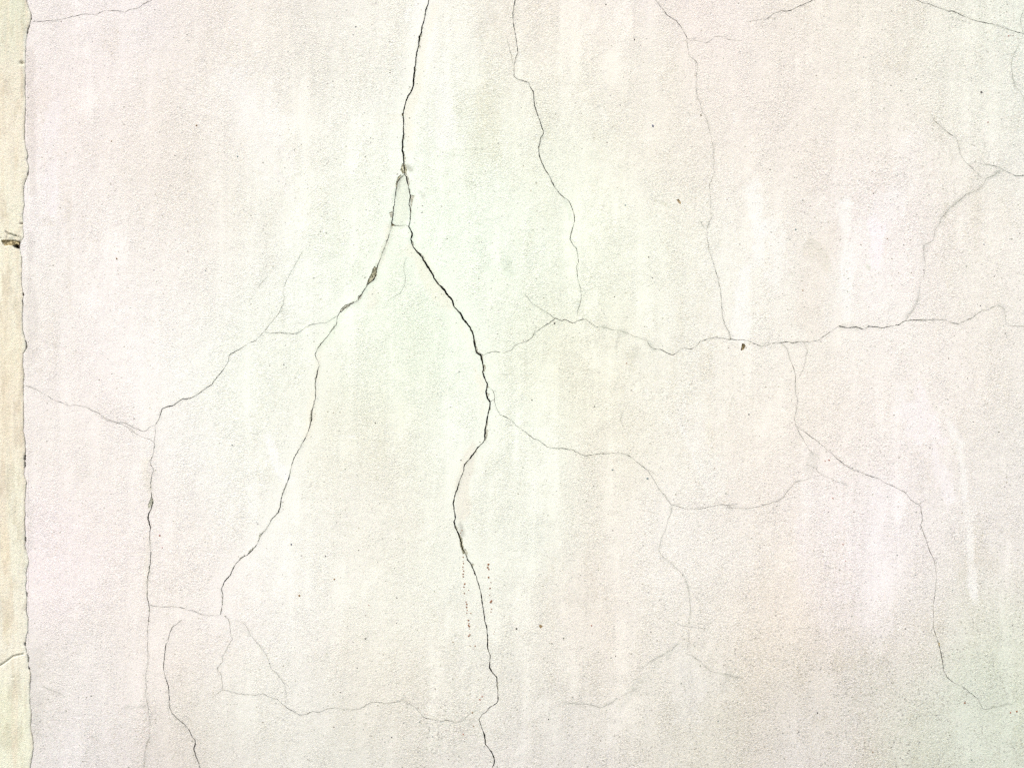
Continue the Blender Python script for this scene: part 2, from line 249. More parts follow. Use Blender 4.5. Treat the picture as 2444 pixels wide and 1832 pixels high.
# ------------------------------------------------------------------ plaster colour over the wall, with colour casts and bottom vignette painted in
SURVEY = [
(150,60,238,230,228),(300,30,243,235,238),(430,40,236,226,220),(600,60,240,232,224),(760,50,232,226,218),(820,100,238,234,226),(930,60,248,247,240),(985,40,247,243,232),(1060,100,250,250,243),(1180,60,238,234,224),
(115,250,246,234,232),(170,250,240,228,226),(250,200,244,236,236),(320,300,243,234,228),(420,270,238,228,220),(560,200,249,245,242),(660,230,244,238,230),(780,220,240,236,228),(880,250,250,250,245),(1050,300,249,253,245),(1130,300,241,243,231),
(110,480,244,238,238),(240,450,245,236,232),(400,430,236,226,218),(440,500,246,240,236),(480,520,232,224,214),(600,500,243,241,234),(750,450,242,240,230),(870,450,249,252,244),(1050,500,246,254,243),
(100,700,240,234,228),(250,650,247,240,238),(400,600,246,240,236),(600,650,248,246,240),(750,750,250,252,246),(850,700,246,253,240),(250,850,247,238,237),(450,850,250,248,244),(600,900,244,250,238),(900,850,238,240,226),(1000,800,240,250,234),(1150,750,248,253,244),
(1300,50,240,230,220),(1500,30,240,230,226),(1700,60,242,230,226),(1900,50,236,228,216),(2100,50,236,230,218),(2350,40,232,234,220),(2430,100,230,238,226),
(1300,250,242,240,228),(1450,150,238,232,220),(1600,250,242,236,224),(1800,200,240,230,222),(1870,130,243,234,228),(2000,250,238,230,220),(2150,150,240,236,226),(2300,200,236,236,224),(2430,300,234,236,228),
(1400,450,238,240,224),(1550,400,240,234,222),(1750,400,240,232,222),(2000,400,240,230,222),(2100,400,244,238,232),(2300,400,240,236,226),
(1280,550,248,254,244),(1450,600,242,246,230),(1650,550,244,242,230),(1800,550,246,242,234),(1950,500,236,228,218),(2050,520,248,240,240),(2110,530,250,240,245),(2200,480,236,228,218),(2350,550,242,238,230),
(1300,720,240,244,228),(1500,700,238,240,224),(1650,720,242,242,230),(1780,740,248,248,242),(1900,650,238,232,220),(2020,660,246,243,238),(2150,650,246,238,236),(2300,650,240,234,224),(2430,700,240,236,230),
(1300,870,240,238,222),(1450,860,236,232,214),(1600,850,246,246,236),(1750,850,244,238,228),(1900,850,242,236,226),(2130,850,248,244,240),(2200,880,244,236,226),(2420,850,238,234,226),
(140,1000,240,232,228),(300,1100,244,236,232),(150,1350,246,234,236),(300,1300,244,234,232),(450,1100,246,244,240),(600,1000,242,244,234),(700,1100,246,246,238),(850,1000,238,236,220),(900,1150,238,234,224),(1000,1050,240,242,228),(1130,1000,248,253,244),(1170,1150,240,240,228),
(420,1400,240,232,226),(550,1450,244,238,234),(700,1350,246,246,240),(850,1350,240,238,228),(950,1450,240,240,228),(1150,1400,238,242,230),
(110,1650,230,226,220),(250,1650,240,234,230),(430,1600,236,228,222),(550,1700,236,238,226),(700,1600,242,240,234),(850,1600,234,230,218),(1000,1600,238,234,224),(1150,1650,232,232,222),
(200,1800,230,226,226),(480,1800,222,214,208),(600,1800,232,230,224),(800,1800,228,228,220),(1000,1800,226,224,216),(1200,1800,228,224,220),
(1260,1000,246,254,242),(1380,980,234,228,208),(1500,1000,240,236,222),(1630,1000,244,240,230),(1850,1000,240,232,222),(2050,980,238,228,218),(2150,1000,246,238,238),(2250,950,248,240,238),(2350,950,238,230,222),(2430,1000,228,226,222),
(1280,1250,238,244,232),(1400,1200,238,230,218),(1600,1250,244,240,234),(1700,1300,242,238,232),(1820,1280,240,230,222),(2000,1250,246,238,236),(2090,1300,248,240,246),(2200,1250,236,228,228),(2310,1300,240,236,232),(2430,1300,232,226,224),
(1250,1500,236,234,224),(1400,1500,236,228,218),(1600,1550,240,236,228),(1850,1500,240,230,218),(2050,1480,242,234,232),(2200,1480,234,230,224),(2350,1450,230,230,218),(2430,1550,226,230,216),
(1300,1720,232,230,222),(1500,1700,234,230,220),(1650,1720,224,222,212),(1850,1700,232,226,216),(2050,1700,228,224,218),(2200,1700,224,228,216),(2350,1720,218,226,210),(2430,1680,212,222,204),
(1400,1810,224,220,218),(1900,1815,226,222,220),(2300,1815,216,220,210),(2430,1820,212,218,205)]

# strokes of lighter wash, dirt and rubbed marks: points, half width, softness, colour, strength
WHITE, CREAM, BEIGE, DIRT = (252,252,248), (244,238,220), (226,216,202), (150,150,140)
STROKES = [
 ([(1838,545),(1850,650)], 26, 26, (250,249,244), .6), ([(2056,560),(2084,720)], 26, 30, (249,244,240), .6), ([(2122,470),(2088,570)], 22, 26, (249,244,243), .55),
 ([(2175,980),(2232,1090),(2262,1180)], 18, 22, (249,243,245), .6), ([(2002,1150),(2012,1420)], 9, 14, (247,240,238), .5), ([(1930,1070),(1936,1240)], 9, 12, (246,240,236), .45),
 ([(1650,1000),(1700,1150)], 26, 30, (247,244,238), .5), ([(2180,330),(2150,450)], 22, 26, (246,241,236), .5), ([(560,190),(640,330),(650,420)], 44, 40, (249,246,242), .5),
 ([(1010,30),(1050,180),(1060,330)], 30, 26, (251,251,246), .6), ([(130,260),(118,500)], 16, 20, (249,243,246), .5), ([(1640,1560),(1660,1700)], 26, 30, (244,242,238), .45),
 ([(1795,440),(1812,530),(1822,620)], 18, 18, WHITE, .6), ([(1775,650),(1768,740),(1766,800)], 14, 12, WHITE, .6),
 ([(2015,480),(2018,620),(2022,760)], 14, 14, WHITE, .6), ([(2090,540),(2095,600),(2092,632)], 16, 12, (252,244,248), .7),
 ([(1990,560),(1945,640),(1930,760)], 30, 22, (232,222,210), .35),
 ([(2262,1000),(2290,1060),(2305,1180),(2312,1270),(2326,1420)], 7, 11, (250,248,244), .7), ([(2318,1390),(2326,1430)], 7, 8, WHITE, .4),
 ([(2195,930),(2215,990),(2250,1050)], 12, 14, (250,242,244), .6), ([(2090,1150),(2086,1260),(2096,1370),(2105,1500)], 22, 26, (247,242,242), .4),
 ([(2150,920),(2140,1000)], 8, 8, (250,246,244), .5), ([(1915,1260),(1925,1400)], 12, 14, (246,238,240), .35),
 ([(1622,1010),(1650,1075),(1688,1175)], 1.6, 1.2, WHITE, .7), ([(1590,985),(1600,1015)], 1.8, 1.5, WHITE, .7),
 ([(1540,925),(1548,945)], 2, 1.5, WHITE, .6), ([(638,1040),(652,1100),(690,1145)], 8, 7, WHITE, .75), ([(808,1042),(845,1040)], 3, 2.5, WHITE, .6),
 ([(1428,255),(1445,280),(1466,288)], 3, 3, WHITE, .35), ([(1645,285),(1665,276)], 2.5, 2, WHITE, .45), ([(1752,265),(1754,292)], 3, 3, WHITE, .5),
 ([(2230,1816),(2250,1812)], 2, 2, WHITE, .5), ([(2360,1465),(2385,1460),(2420,1462)], 1.5, 1.5, WHITE, .45), ([(2328,1550),(2350,1535)], 2, 2, WHITE, .4),
 ([(1452,1705),(1456,1770)], 3, 3, WHITE, .4),
 ([(900,277),(958,274)], 2, 2, CREAM, .6), ([(898,288),(955,283)], 2, 2, CREAM, .7), ([(905,295),(962,291)], 2, 2, CREAM, .5), ([(928,308),(955,304)], 4, 3, (240,246,230), .5),
 # warm cream bands along the big cracks
 ([(1036,20),(1012,110),(1002,190),(998,215),(978,255),(974,300),(976,350)], 9, 10, CREAM, .62),
 ([(1012,60),(1002,130)], 5, 6, (245,240,228), .4),
 ([(978,595),(1002,625),(1028,668),(1048,690),(1078,730)], 14, 14, (240,236,218), .65),
 ([(1135,880),(1142,905),(1152,920)], 6, 6, CREAM, .7), ([(1098,770),(1112,800),(1120,830)], 6, 7, CREAM, .5), ([(1148,930),(1152,990)], 5, 6, CREAM, .45),
 ([(928,540),(920,580),(902,640)], 7, 8, CREAM, .55), ([(882,705),(895,695),(898,720),(885,728)], 10, 8, (236,230,216), .6), ([(765,830),(755,900)], 5, 6, CREAM, .55),
 ([(748,935),(742,1000),(735,1040)], 6, 7, CREAM, .55), ([(800,770),(770,830)], 16, 14, (236,246,226), .55),
 ([(1130,1075),(1118,1120),(1100,1160),(1108,1220)], 16, 10, (232,226,212), .75), ([(1150,1085),(1150,1118)], 5, 4, (228,224,208), .5),
 ([(1165,1128),(1182,1132)], 8, 6, (214,220,206), .6),
 ([(345,1100),(358,1180),(352,1300),(351,1420)], 6, 7, (240,234,218), .5),
 # wedges of plaster between the legs of the fork
 ([(962,430),(960,480),(958,534)], 14, 6, (228,234,216), .85), ([(945,565),(945,620),(935,680)], 14, 10, (236,244,226), .6),
 # grey bands beside the joint, and smudges of dirt
 ([(72,120),(74,300),(78,460)], 6, 9, (206,198,190), .45), ([(72,560),(72,700),(78,790),(74,850)], 8, 12, (212,206,200), .5), ([(72,1190),(72,1300)], 6, 10, (214,210,204), .4),
 ([(90,1555),(78,1640),(88,1740)], 10, 16, (210,206,200), .5),
 ([(1195,600),(1215,655)], 9, 12, (214,226,208), .5), ([(1140,585),(1180,655)], 16, 18, (228,238,222), .45), ([(1350,480),(1362,520)], 5, 6, (196,210,188), .45),
 ([(1000,458),(1010,470)], 4, 4, DIRT, .35), ([(981,405),(974,398)], 4, 3, (120,116,96), .6), ([(958,420),(950,450)], 2.5, 2, (120,120,100), .45),
 ([(1099,1250),(1104,1275)], 3, 2.2, (110,110,100), .5), ([(362,1205),(358,1215)], 5, 4, (150,152,140), .5),
 ([(1290,733),(1305,718)], 2.2, 1.4, (190,196,180), .5), ([(1562,478),(1590,488),(1620,494)], 2, 2, (190,192,172), .5), ([(1368,725),(1377,720)], 1.2, 1, (150,156,140), .6),
 ([(2008,780),(2030,770),(2040,785)], 8, 7, (196,194,180), .4), ([(1478,795),(1470,830)], 2, 3, (190,190,180), .5), ([(1520,830),(1500,850),(1530,845)], 9, 8, (205,205,190), .35),
 ([(1935,590),(1960,600),(1975,640)], 14, 16, (216,212,196), .4), ([(2070,635),(2074,640)], 4, 3, (196,206,176), .6),
 ([(1600,1560),(1550,1600),(1505,1650),(1480,1690)], 8, 12, (206,208,198), .35), ([(1640,1590),(1650,1700)], 12, 16, (214,212,206), .3), ([(1740,1600),(1725,1640)], 12, 16, (210,210,204), .35),
 ([(1935,1120),(1940,1090)], 10, 9, (212,210,200), .5),
]

def bilerp(A, fx, fy):
    h, w = A.shape[:2]
    fx = np.clip(fx, 0, w - 1.001); fy = np.clip(fy, 0, h - 1.001)
    ix, iy = fx.astype(int), fy.astype(int); u, v = fx - ix, fy - iy
    if A.ndim == 3: u, v = u[:, None], v[:, None]
    return (A[iy, ix] * (1 - u) + A[iy, ix + 1] * u) * (1 - v) + (A[iy + 1, ix] * (1 - u) + A[iy + 1, ix + 1] * u) * v

# raster of the survey on a 3 mm lattice
RS = 3.0; RX0, RY0 = -60.0, -260.0
RW, RH = int((2720 - RX0) / RS), int((2120 - RY0) / RS)
gx = RX0 + RS * np.arange(RW); gy = RY0 + RS * np.arange(RH)
GX, GY = np.meshgrid(gx, gy)

def seg_dist(ax, ay, bx, by, x, y):
    dx, dy = bx - ax, by - ay; L = dx * dx + dy * dy + 1e-9
    t = np.clip(((x - ax) * dx + (y - ay) * dy) / L, 0, 1)
    return np.hypot(x - ax - t * dx, y - ay - t * dy)

def stamp(F, pts, reach, fn):            # F = max(F, fn(distance to the polyline))
    for (ax, ay), (bx, by) in zip(pts[:-1], pts[1:]):
        i0 = max(0, int((min(ax, bx) - reach - RX0) / RS)); i1 = min(RW, int((max(ax, bx) + reach - RX0) / RS) + 2)
        j0 = max(0, int((min(ay, by) - reach - RY0) / RS)); j1 = min(RH, int((max(ay, by) + reach - RY0) / RS) + 2)
        if i0 >= i1 or j0 >= j1: continue
        d = seg_dist(ax, ay, bx, by, GX[j0:j1, i0:i1], GY[j0:j1, i0:i1])
        F[j0:j1, i0:i1] = np.maximum(F[j0:j1, i0:i1], fn(d))

cs = 20.0                                # smooth survey field on a coarse lattice, then enlarged
cgx = np.arange(RX0, 2760, cs); cgy = np.arange(RY0, 2160, cs)
CGX, CGY = np.meshgrid(cgx, cgy)
wx_ = CGX + 60 * fbm(CGX, CGY, 160, 260, 51); wy_ = CGY + 80 * fbm(CGX, CGY, 160, 260, 52)
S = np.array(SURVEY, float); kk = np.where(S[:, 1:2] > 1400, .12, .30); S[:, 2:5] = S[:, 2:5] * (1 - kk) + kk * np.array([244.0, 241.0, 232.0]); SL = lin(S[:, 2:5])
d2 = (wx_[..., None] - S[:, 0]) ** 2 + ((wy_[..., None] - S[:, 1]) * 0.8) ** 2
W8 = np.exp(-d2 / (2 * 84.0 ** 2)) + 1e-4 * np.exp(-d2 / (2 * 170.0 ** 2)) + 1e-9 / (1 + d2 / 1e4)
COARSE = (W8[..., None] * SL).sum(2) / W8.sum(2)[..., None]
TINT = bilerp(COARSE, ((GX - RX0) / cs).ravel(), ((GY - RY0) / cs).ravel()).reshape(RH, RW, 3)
SMOOTH = np.zeros((RH, RW))
# patchy limewash: rain-drawn streaks and cloudy wear
WXX = GX + 10 * fbm(GX, GY, 60, 300, 5, 2)
band = fbm(WXX, GY, 120, 800, 3, 2, .6); run = fbm(WXX, GY, 34, 460, 9, 3, .65); thin = fbm(GX + 5 * vnoise(GX, GY, 80, 90, 4), GY, 9, 260, 12, 2, .6)
scuff = fbm(GX, GY, 46, 70, 15, 4, .65)
amt = .55 + .9 * sstep(-.1, .3, fbm(GX, GY, 300, 380, 8, 2))
blot = fbm(WXX + 40 * vnoise(GX, GY, 90, 120, 19), GY, 120, 230, 18, 4, .62)
wash = sstep(.0, .6, .45 * band + .5 * run + .45 * scuff + .3 * blot); stain = sstep(.02, .6, -.25 * band - .35 * run - .5 * scuff - .2 * blot)
TINT *= (1 - .010 * (amt * stain)[..., None] * np.array([.85, .98, 1.22]))
TINT *= (1 + (.045 * amt * wash + .022 * amt * thin)[..., None]); SMOOTH = np.maximum(SMOOTH, .55 * wash); STAIN = np.clip(amt * stain * .42 + .27 + .7 * (.45 * scuff + .25 * run) - .25 * wash, 0, 1)
green = np.exp(-((GX - 1060) / 430) ** 2 - ((GY - 640) / 520) ** 2)      # green colour cast painted into the plaster around the fork
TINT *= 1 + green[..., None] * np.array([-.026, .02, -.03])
for pts, hw, sf, col, st in STROKES:
    F = np.zeros((RH, RW)); wob = None
    reach = hw + sf * 1.2 + 4
    stamp(F, pts, reach, lambda d: 1 - sstep(max(hw - sf, 0), hw + sf, d))
    m = F > 0
    F[m] = .72 * st * sstep(.22, .8, F[m] + .75 * fbm(GX[m], GY[m], 13, 30, 77, 2, .7) + .7 * fbm(GX[m], GY[m], 40, 120, 78, 2))
    F = np.clip(F, 0, 1)
    TINT = TINT * (1 - F[..., None]) + lin(col) * F[..., None]
    if min(col) > 238: SMOOTH = np.maximum(SMOOTH, F)
# fine dust that has settled along every crack
HALO = np.zeros((RH, RW))
for nm, pts, w, dp, dark, halo, lb in CRACKS:
    base = max(np.mean(w), .6)
    rad = 2.2 + 1.3 * base if halo < .6 else 5.0
    stamp(HALO, pts, rad * 3, lambda d: halo * np.exp(-(d / rad) ** 2))
HALO *= np.clip(.75 + 1.5 * fbm(GX, GY, 22, 22, 31, 2), .1, 1.6)
TINT = TINT * (1 - np.clip(.31 * np.minimum(HALO, .5 + .4 * HALO), 0, .6)[..., None] * np.array([1.05, .95, 1.02]))
# the plaster round the two big cracks was trowelled smooth
for pts in (MAIN, RFORK, LFORK, LMID):
    stamp(SMOOTH, pts, 60, lambda d: .75 * (1 - sstep(8, 55, d)))
grit_vignette = sstep(1330, 1850, GY + 110 * fbm(GX, GY, 240, 200, 43, 3) + .10 * (GX - 1200)) * (.75 + .6 * sstep(1000, 2300, GX))
SPECK = np.clip(.30 + .40 * sstep(1150, 2300, GX + .3 * GY) + .9 * grit_vignette + .6 * fbm(GX, GY, 120, 170, 41, 3), 0, 1.7) * (1 - .5 * SMOOTH)
TINT *= (1 - .02 * grit_vignette)[..., None]  # bottom vignette painted into the plaster colour, along with the grit

STAIN = np.clip(STAIN + .3 * np.clip(grit_vignette, 0, 1) - .5 * np.clip(SMOOTH - .3, 0, 1), 0, 1)
def sample(A, x, y): return bilerp(A, (x - RX0) / RS, (y - RY0) / RS)

# relief of the plaster in millimetres, positive towards the viewer
LIP = np.zeros((RH, RW))
for pts in (MAIN, RFORK, LFORK, LMID, CR_H, CR_F, RLOW):
    stamp(LIP, pts, 22, lambda d: np.exp(-(d / 7.0) ** 2))
def relief(x, y):
    sm = sample(SMOOTH, x, y)
    u, v = (x + y) * .7071, (x - y) * .7071
    h = 1.6 * fbm(x, y, 320, 420, 21, 2) + .75 * fbm(x, y, 70, 90, 22, 2)
    h = h + (1 - .7 * sm) * (.5 * fbm(u, v, 26, 15, 23, 2) + .42 * vnoise(u, v, 11, 7.5, 24))
    h = h + sample(LIP, x, y) * (.35 + .6 * vnoise(x, y, 30, 30, 25))
    fade = sstep(0, 70, x + 60) * sstep(0, 70, 2610 - x) * sstep(0, 70, y + 170) * sstep(0, 70, 2004 - y)
    return h * np.where(x < 100, sstep(0, 70, 2610 - x) * sstep(0, 70, y + 170) * sstep(0, 70, 2004 - y), fade)

# ------------------------------------------------------------------ materials
def mat_new(name):
    m = bpy.data.materials.new(name); m.use_nodes = True
    nt = m.node_tree; b = nt.nodes["Principled BSDF"]
    b.inputs["Roughness"].default_value = .95
    if "Specular IOR Level" in b.inputs: b.inputs["Specular IOR Level"].default_value = .15
    return m, nt, b

def N(nt, kind, **kw):
    n = nt.nodes.new(kind)
    for k, v in kw.items():
        if k.startswith("i_"):
            n.inputs[k[2:]].default_value = v
        else: setattr(n, k, v)
    return n

def math_n(nt, op, a, b=None, c=None, clamp=False):
    n = nt.nodes.new("ShaderNodeMath"); n.operation = op; n.use_clamp = clamp
    for i, v in enumerate((a, b, c)):
        if v is None: continue
        if isinstance(v, (int, float)): n.inputs[i].default_value = v
        else: nt.links.new(v, n.inputs[i])
    return n.outputs[0]

def plaster_material(name, grain_amt=1.0, bump_mm=.5, speck_amt=1.0):
    m, nt, b = mat_new(name); L = nt.links.new
    tc = N(nt, "ShaderNodeTexCoord")
    at = N(nt, "ShaderNodeAttribute", attribute_name="tint"); mk = N(nt, "ShaderNodeAttribute", attribute_name="wear")
    sp = N(nt, "ShaderNodeSeparateColor"); L(mk.outputs["Color"], sp.inputs[0])
    rough, speckd, staind = sp.outputs[0], sp.outputs[1], sp.outputs[2]
    mp = N(nt, "ShaderNodeMapping"); L(tc.outputs["Object"], mp.inputs[0])
    mp.inputs["Rotation"].default_value = (0, math.radians(45), 0); mp.inputs["Scale"].default_value = (1, 1, 1.7)
    n1 = N(nt, "ShaderNodeTexNoise", i_Scale=205.0, i_Detail=3.0, i_Roughness=.62); L(mp.outputs[0], n1.inputs["Vector"])
    n2 = N(nt, "ShaderNodeTexNoise", i_Scale=380.0, i_Detail=1.0, i_Roughness=.6); L(tc.outputs["Object"], n2.inputs["Vector"])
    n3 = N(nt, "ShaderNodeTexNoise", i_Scale=95.0, i_Detail=2.0, i_Roughness=.5); L(mp.outputs[0], n3.inputs["Vector"])
    # sand grains: paler and darker grains in the lime
    g = math_n(nt, 'ADD', math_n(nt, 'MULTIPLY_ADD', n1.outputs[0], 1.0, -.5), math_n(nt, 'MULTIPLY_ADD', n2.outputs[0], 1.1, -.55))
    g = math_n(nt, 'ADD', g, math_n(nt, 'MULTIPLY_ADD', n3.outputs[0], .5, -.25))
    amt = math_n(nt, 'MULTIPLY_ADD', rough, .26 * grain_amt, .09 * grain_amt)
    gm = math_n(nt, 'MULTIPLY_ADD', g, amt, 1.0)
    mixg = N(nt, "ShaderNodeVectorMath", operation='SCALE'); L(at.outputs["Color"], mixg.inputs[0]); L(gm, mixg.inputs["Scale"])
    # faint colour in the grains
    cn = N(nt, "ShaderNodeTexNoise", i_Scale=330.0, i_Detail=1.0); L(tc.outputs["Object"], cn.inputs["Vector"])
    cv = N(nt, "ShaderNodeVectorMath", operation='MULTIPLY_ADD'); L(cn.outputs["Color"], cv.inputs[0])
    cv.inputs[1].default_value = (.16, .12, .17); cv.inputs[2].default_value = (.92, .94, .915)
    mul = N(nt, "ShaderNodeVectorMath", operation='MULTIPLY'); L(mixg.outputs[0], mul.inputs[0]); L(cv.outputs[0], mul.inputs[1])
    nz = N(nt, "ShaderNodeTexNoise", i_Scale=185.0, i_Detail=3.0, i_Roughness=.72); L(tc.outputs["Object"], nz.inputs["Vector"])
    nc = N(nt, "ShaderNodeTexNoise", i_Scale=26.0, i_Detail=3.0, i_Roughness=.6); L(tc.outputs["Object"], nc.inputs["Vector"])
    sg = N(nt, "ShaderNodeMapRange", interpolation_type='SMOOTHSTEP'); L(nz.outputs[0], sg.inputs["Value"]); sg.inputs["From Min"].default_value = .52; sg.inputs["From Max"].default_value = .72
    cl = N(nt, "ShaderNodeMapRange"); L(nc.outputs[0], cl.inputs["Value"]); cl.inputs["From Min"].default_value = .40; cl.inputs["From Max"].default_value = .65; cl.inputs["To Min"].default_value = .15; cl.inputs["To Max"].default_value = 1.15
    sf = math_n(nt, 'MULTIPLY', math_n(nt, 'MULTIPLY', sg.outputs[0], cl.outputs[0]), math_n(nt, 'MULTIPLY', speckd, .85 * speck_amt), clamp=True)
    sm_ = N(nt, "ShaderNodeMix", data_type='RGBA'); L(sf, sm_.inputs["Factor"]); L(mul.outputs[0], sm_.inputs["A"]); sm_.inputs["B"].default_value = (.26, .26, .245, 1)
    # bare sand showing where the limewash has weathered off: grain by grain, not as a haze
    ns = N(nt, "ShaderNodeTexNoise", i_Scale=150.0, i_Detail=4.0, i_Roughness=.75); L(mp.outputs[0], ns.inputs["Vector"])
    bs = N(nt, "ShaderNodeMapRange", interpolation_type='SMOOTHSTEP'); L(math_n(nt, 'MULTIPLY_ADD', staind, .26, ns.outputs[0]), bs.inputs["Value"])
    bs.inputs["From Min"].default_value = .54; bs.inputs["From Max"].default_value = .80
    bm = N(nt, "ShaderNodeMix", data_type='RGBA', blend_type='MULTIPLY'); L(math_n(nt, 'MULTIPLY', bs.outputs[0], math_n(nt, 'MULTIPLY_ADD', rough, .32 * speck_amt, .30 * speck_amt), clamp=True), bm.inputs["Factor"])
    L(sm_.outputs["Result"], bm.inputs["A"]); bm.inputs["B"].default_value = (.83, .80, .705, 1)
    col = bm.outputs["Result"]; pit = None
    for scale, lo, r0, r1, k in ((66.0, .62, .05, .15, .9), (130.0, .46, .09, .26, .55), (27.0, .88, .03, .07, .9)):
        vo = N(nt, "ShaderNodeTexVoronoi", voronoi_dimensions='3D', i_Scale=scale); L(tc.outputs["Object"], vo.inputs["Vector"])
        sc = N(nt, "ShaderNodeSeparateColor"); L(vo.outputs["Color"], sc.inputs[0])
        on = math_n(nt, 'GREATER_THAN', math_n(nt, 'MULTIPLY_ADD', speckd, .30, sc.outputs[0]), lo + .22)
        rad = math_n(nt, 'MULTIPLY_ADD', sc.outputs[1], r1 - r0, r0)
        f = math_n(nt, 'SUBTRACT', 1.0, math_n(nt, 'DIVIDE', vo.outputs["Distance"], rad), clamp=True)
        f = math_n(nt, 'MULTIPLY', math_n(nt, 'MULTIPLY', f, 2.2, clamp=True), on)
        f = math_n(nt, 'MULTIPLY', f, math_n(nt, 'MULTIPLY_ADD', sc.outputs[2], .6 * k * speck_amt, .4 * k * speck_amt))
        dc = N(nt, "ShaderNodeVectorMath", operation='MULTIPLY_ADD'); L(vo.outputs["Color"], dc.inputs[0])
        dc.inputs[1].default_value = (.17, .13, .13); dc.inputs[2].default_value = (.09, .10, .09)
        mx = N(nt, "ShaderNodeMix", data_type='RGBA'); L(f, mx.inputs["Factor"]); L(col, mx.inputs["A"]); L(dc.outputs[0], mx.inputs["B"])
        col = mx.outputs["Result"]; pit = f if pit is None else math_n(nt, 'MAXIMUM', pit, f)
    L(col, b.inputs["Base Color"])
    h = math_n(nt, 'ADD', math_n(nt, 'MULTIPLY', n1.outputs[0], 1.0), math_n(nt, 'MULTIPLY', n2.outputs[0], .35)); h = math_n(nt, 'MULTIPLY_ADD', n3.outputs[0], .45, h)
    h = math_n(nt, 'MULTIPLY', h, math_n(nt, 'MULTIPLY_ADD', rough, .8, .2))
    h = math_n(nt, 'SUBTRACT', h, math_n(nt, 'MULTIPLY', pit, .6))
    bp = N(nt, "ShaderNodeBump", i_Strength=1.0, i_Distance=bump_mm * 2.8 * MM); L(h, bp.inputs["Height"]); L(bp.outputs[0], b.inputs["Normal"])
    return m

def plain_material(name, c0, c1, scale=180.0, bump=1.0):
    m, nt, b = mat_new(name); L = nt.links.new
    tc = N(nt, "ShaderNodeTexCoord"); n = N(nt, "ShaderNodeTexNoise", i_Scale=scale, i_Detail=3.0); L(tc.outputs["Object"], n.inputs["Vector"])
    rp = N(nt, "ShaderNodeValToRGB"); rp.color_ramp.elements[0].position = .35; rp.color_ramp.elements[1].position = .65
    rp.color_ramp.elements[0].color = (*c0, 1); rp.color_ramp.elements[1].color = (*c1, 1)
    L(n.outputs[0], rp.inputs[0]); L(rp.outputs[0], b.inputs["Base Color"])
    bp = N(nt, "ShaderNodeBump", i_Strength=.8, i_Distance=bump * MM); L(n.outputs[0], bp.inputs["Height"]); L(bp.outputs[0], b.inputs["Normal"])
    return m

M_WALL = plaster_material("lime_plaster")
M_PIL = plaster_material("cream_painted_render", .8, .5, .6)
M_DARK = plain_material("crack_dark", (.035, .038, .032), (.07, .07, .06))  # crack dirt taken towards black, deep shade put into the colour
M_DUSTY = plain_material("crack_dust", (.13, .125, .11), (.22, .21, .19))
M_MORTAR = plain_material("old_mortar", (.17, .14, .07), (.58, .50, .30), 260.0, 1.2)
M_JOINT = plain_material("joint_dust", (.10, .06, .045), (.26, .19, .15))
M_PALE = plain_material("torn_plaster", (.27, .28, .215), (.60, .61, .52), 300.0, 1.0)
M_OCHRE = plain_material("ochre_render", (.22, .15, .07), (.58, .47, .28), 300.0, 1.0)
M_CRUMB = plain_material("crumbled_lime", (.17, .17, .10), (.58, .58, .44), 230.0, 1.2)
HM = {"crumb": M_CRUMB, "mortar": M_MORTAR, "pale": M_PALE, "ochre": M_OCHRE}

# ------------------------------------------------------------------ ground (below the frame)
me = bpy.data.meshes.new("ground"); R = 900.0
gv = [(0, -40, 0)]; n_ = 48
me.from_pydata([(R * math.cos(2 * math.pi * k / n_), R * math.sin(2 * math.pi * k / n_), 0) for k in range(n_)], [], [list(range(n_))]); me.update()
g = link("ground", me, plain_material("gravelled_ground", (.22, .21, .19), (.34, .33, .30), 60.0, 6.0)); g["kind"] = "structure"

# ------------------------------------------------------------------ resample a crack into a ragged strip
def strip(pts, w, seed, step=2.3, rag=.62):
    P = np.array(pts, float); seg = np.hypot(*np.diff(P, axis=0).T); s = np.concatenate([[0], np.cumsum(seg)])
    n = max(3, int(s[-1] / step)); t = np.linspace(0, s[-1], n)
    x, y = np.interp(t, s, P[:, 0]), np.interp(t, s, P[:, 1])
    W = np.interp(t / s[-1], np.linspace(0, 1, len(np.atleast_1d(w))), np.atleast_1d(w).astype(float))
    tx, ty = np.gradient(x), np.gradient(y); L = np.hypot(tx, ty) + 1e-9; nx, ny = -ty / L, tx / L
    z = np.zeros_like(t) + seed * 37.1
    fine_ = np.clip(1.9 - .55 * W, .9, 1.6); off = rag * fine_ * (1.6 * vnoise(t, z, 9, 1, 1) + 1.5 * vnoise(t, z, 3.6, 1, 2) + 1.4 * vnoise(t, z, 24, 1, 7)); off[0] = off[-1] = 0
    x, y = x + nx * off, y + ny * off
    q = np.clip(1.35 - W / 4.2, .45, 1.0); W = W * np.clip(1 + q * (1.1 * vnoise(t, z, 14, 1, 3) + .9 * vnoise(t, z, 5, 1, 4)), .35, 2.0); W = np.maximum(W, .22)
    W = np.where(W < 1.2, W * .8, W); W[0] *= .5; W[-1] *= .5
    sk = .5 + .25 * vnoise(t, z, 6, 1, 5)
    return x, y, np.stack([x + nx * W * sk, y + ny * W * sk], 1), np.stack([x - nx * W * (1 - sk), y - ny * W * (1 - sk)], 1)

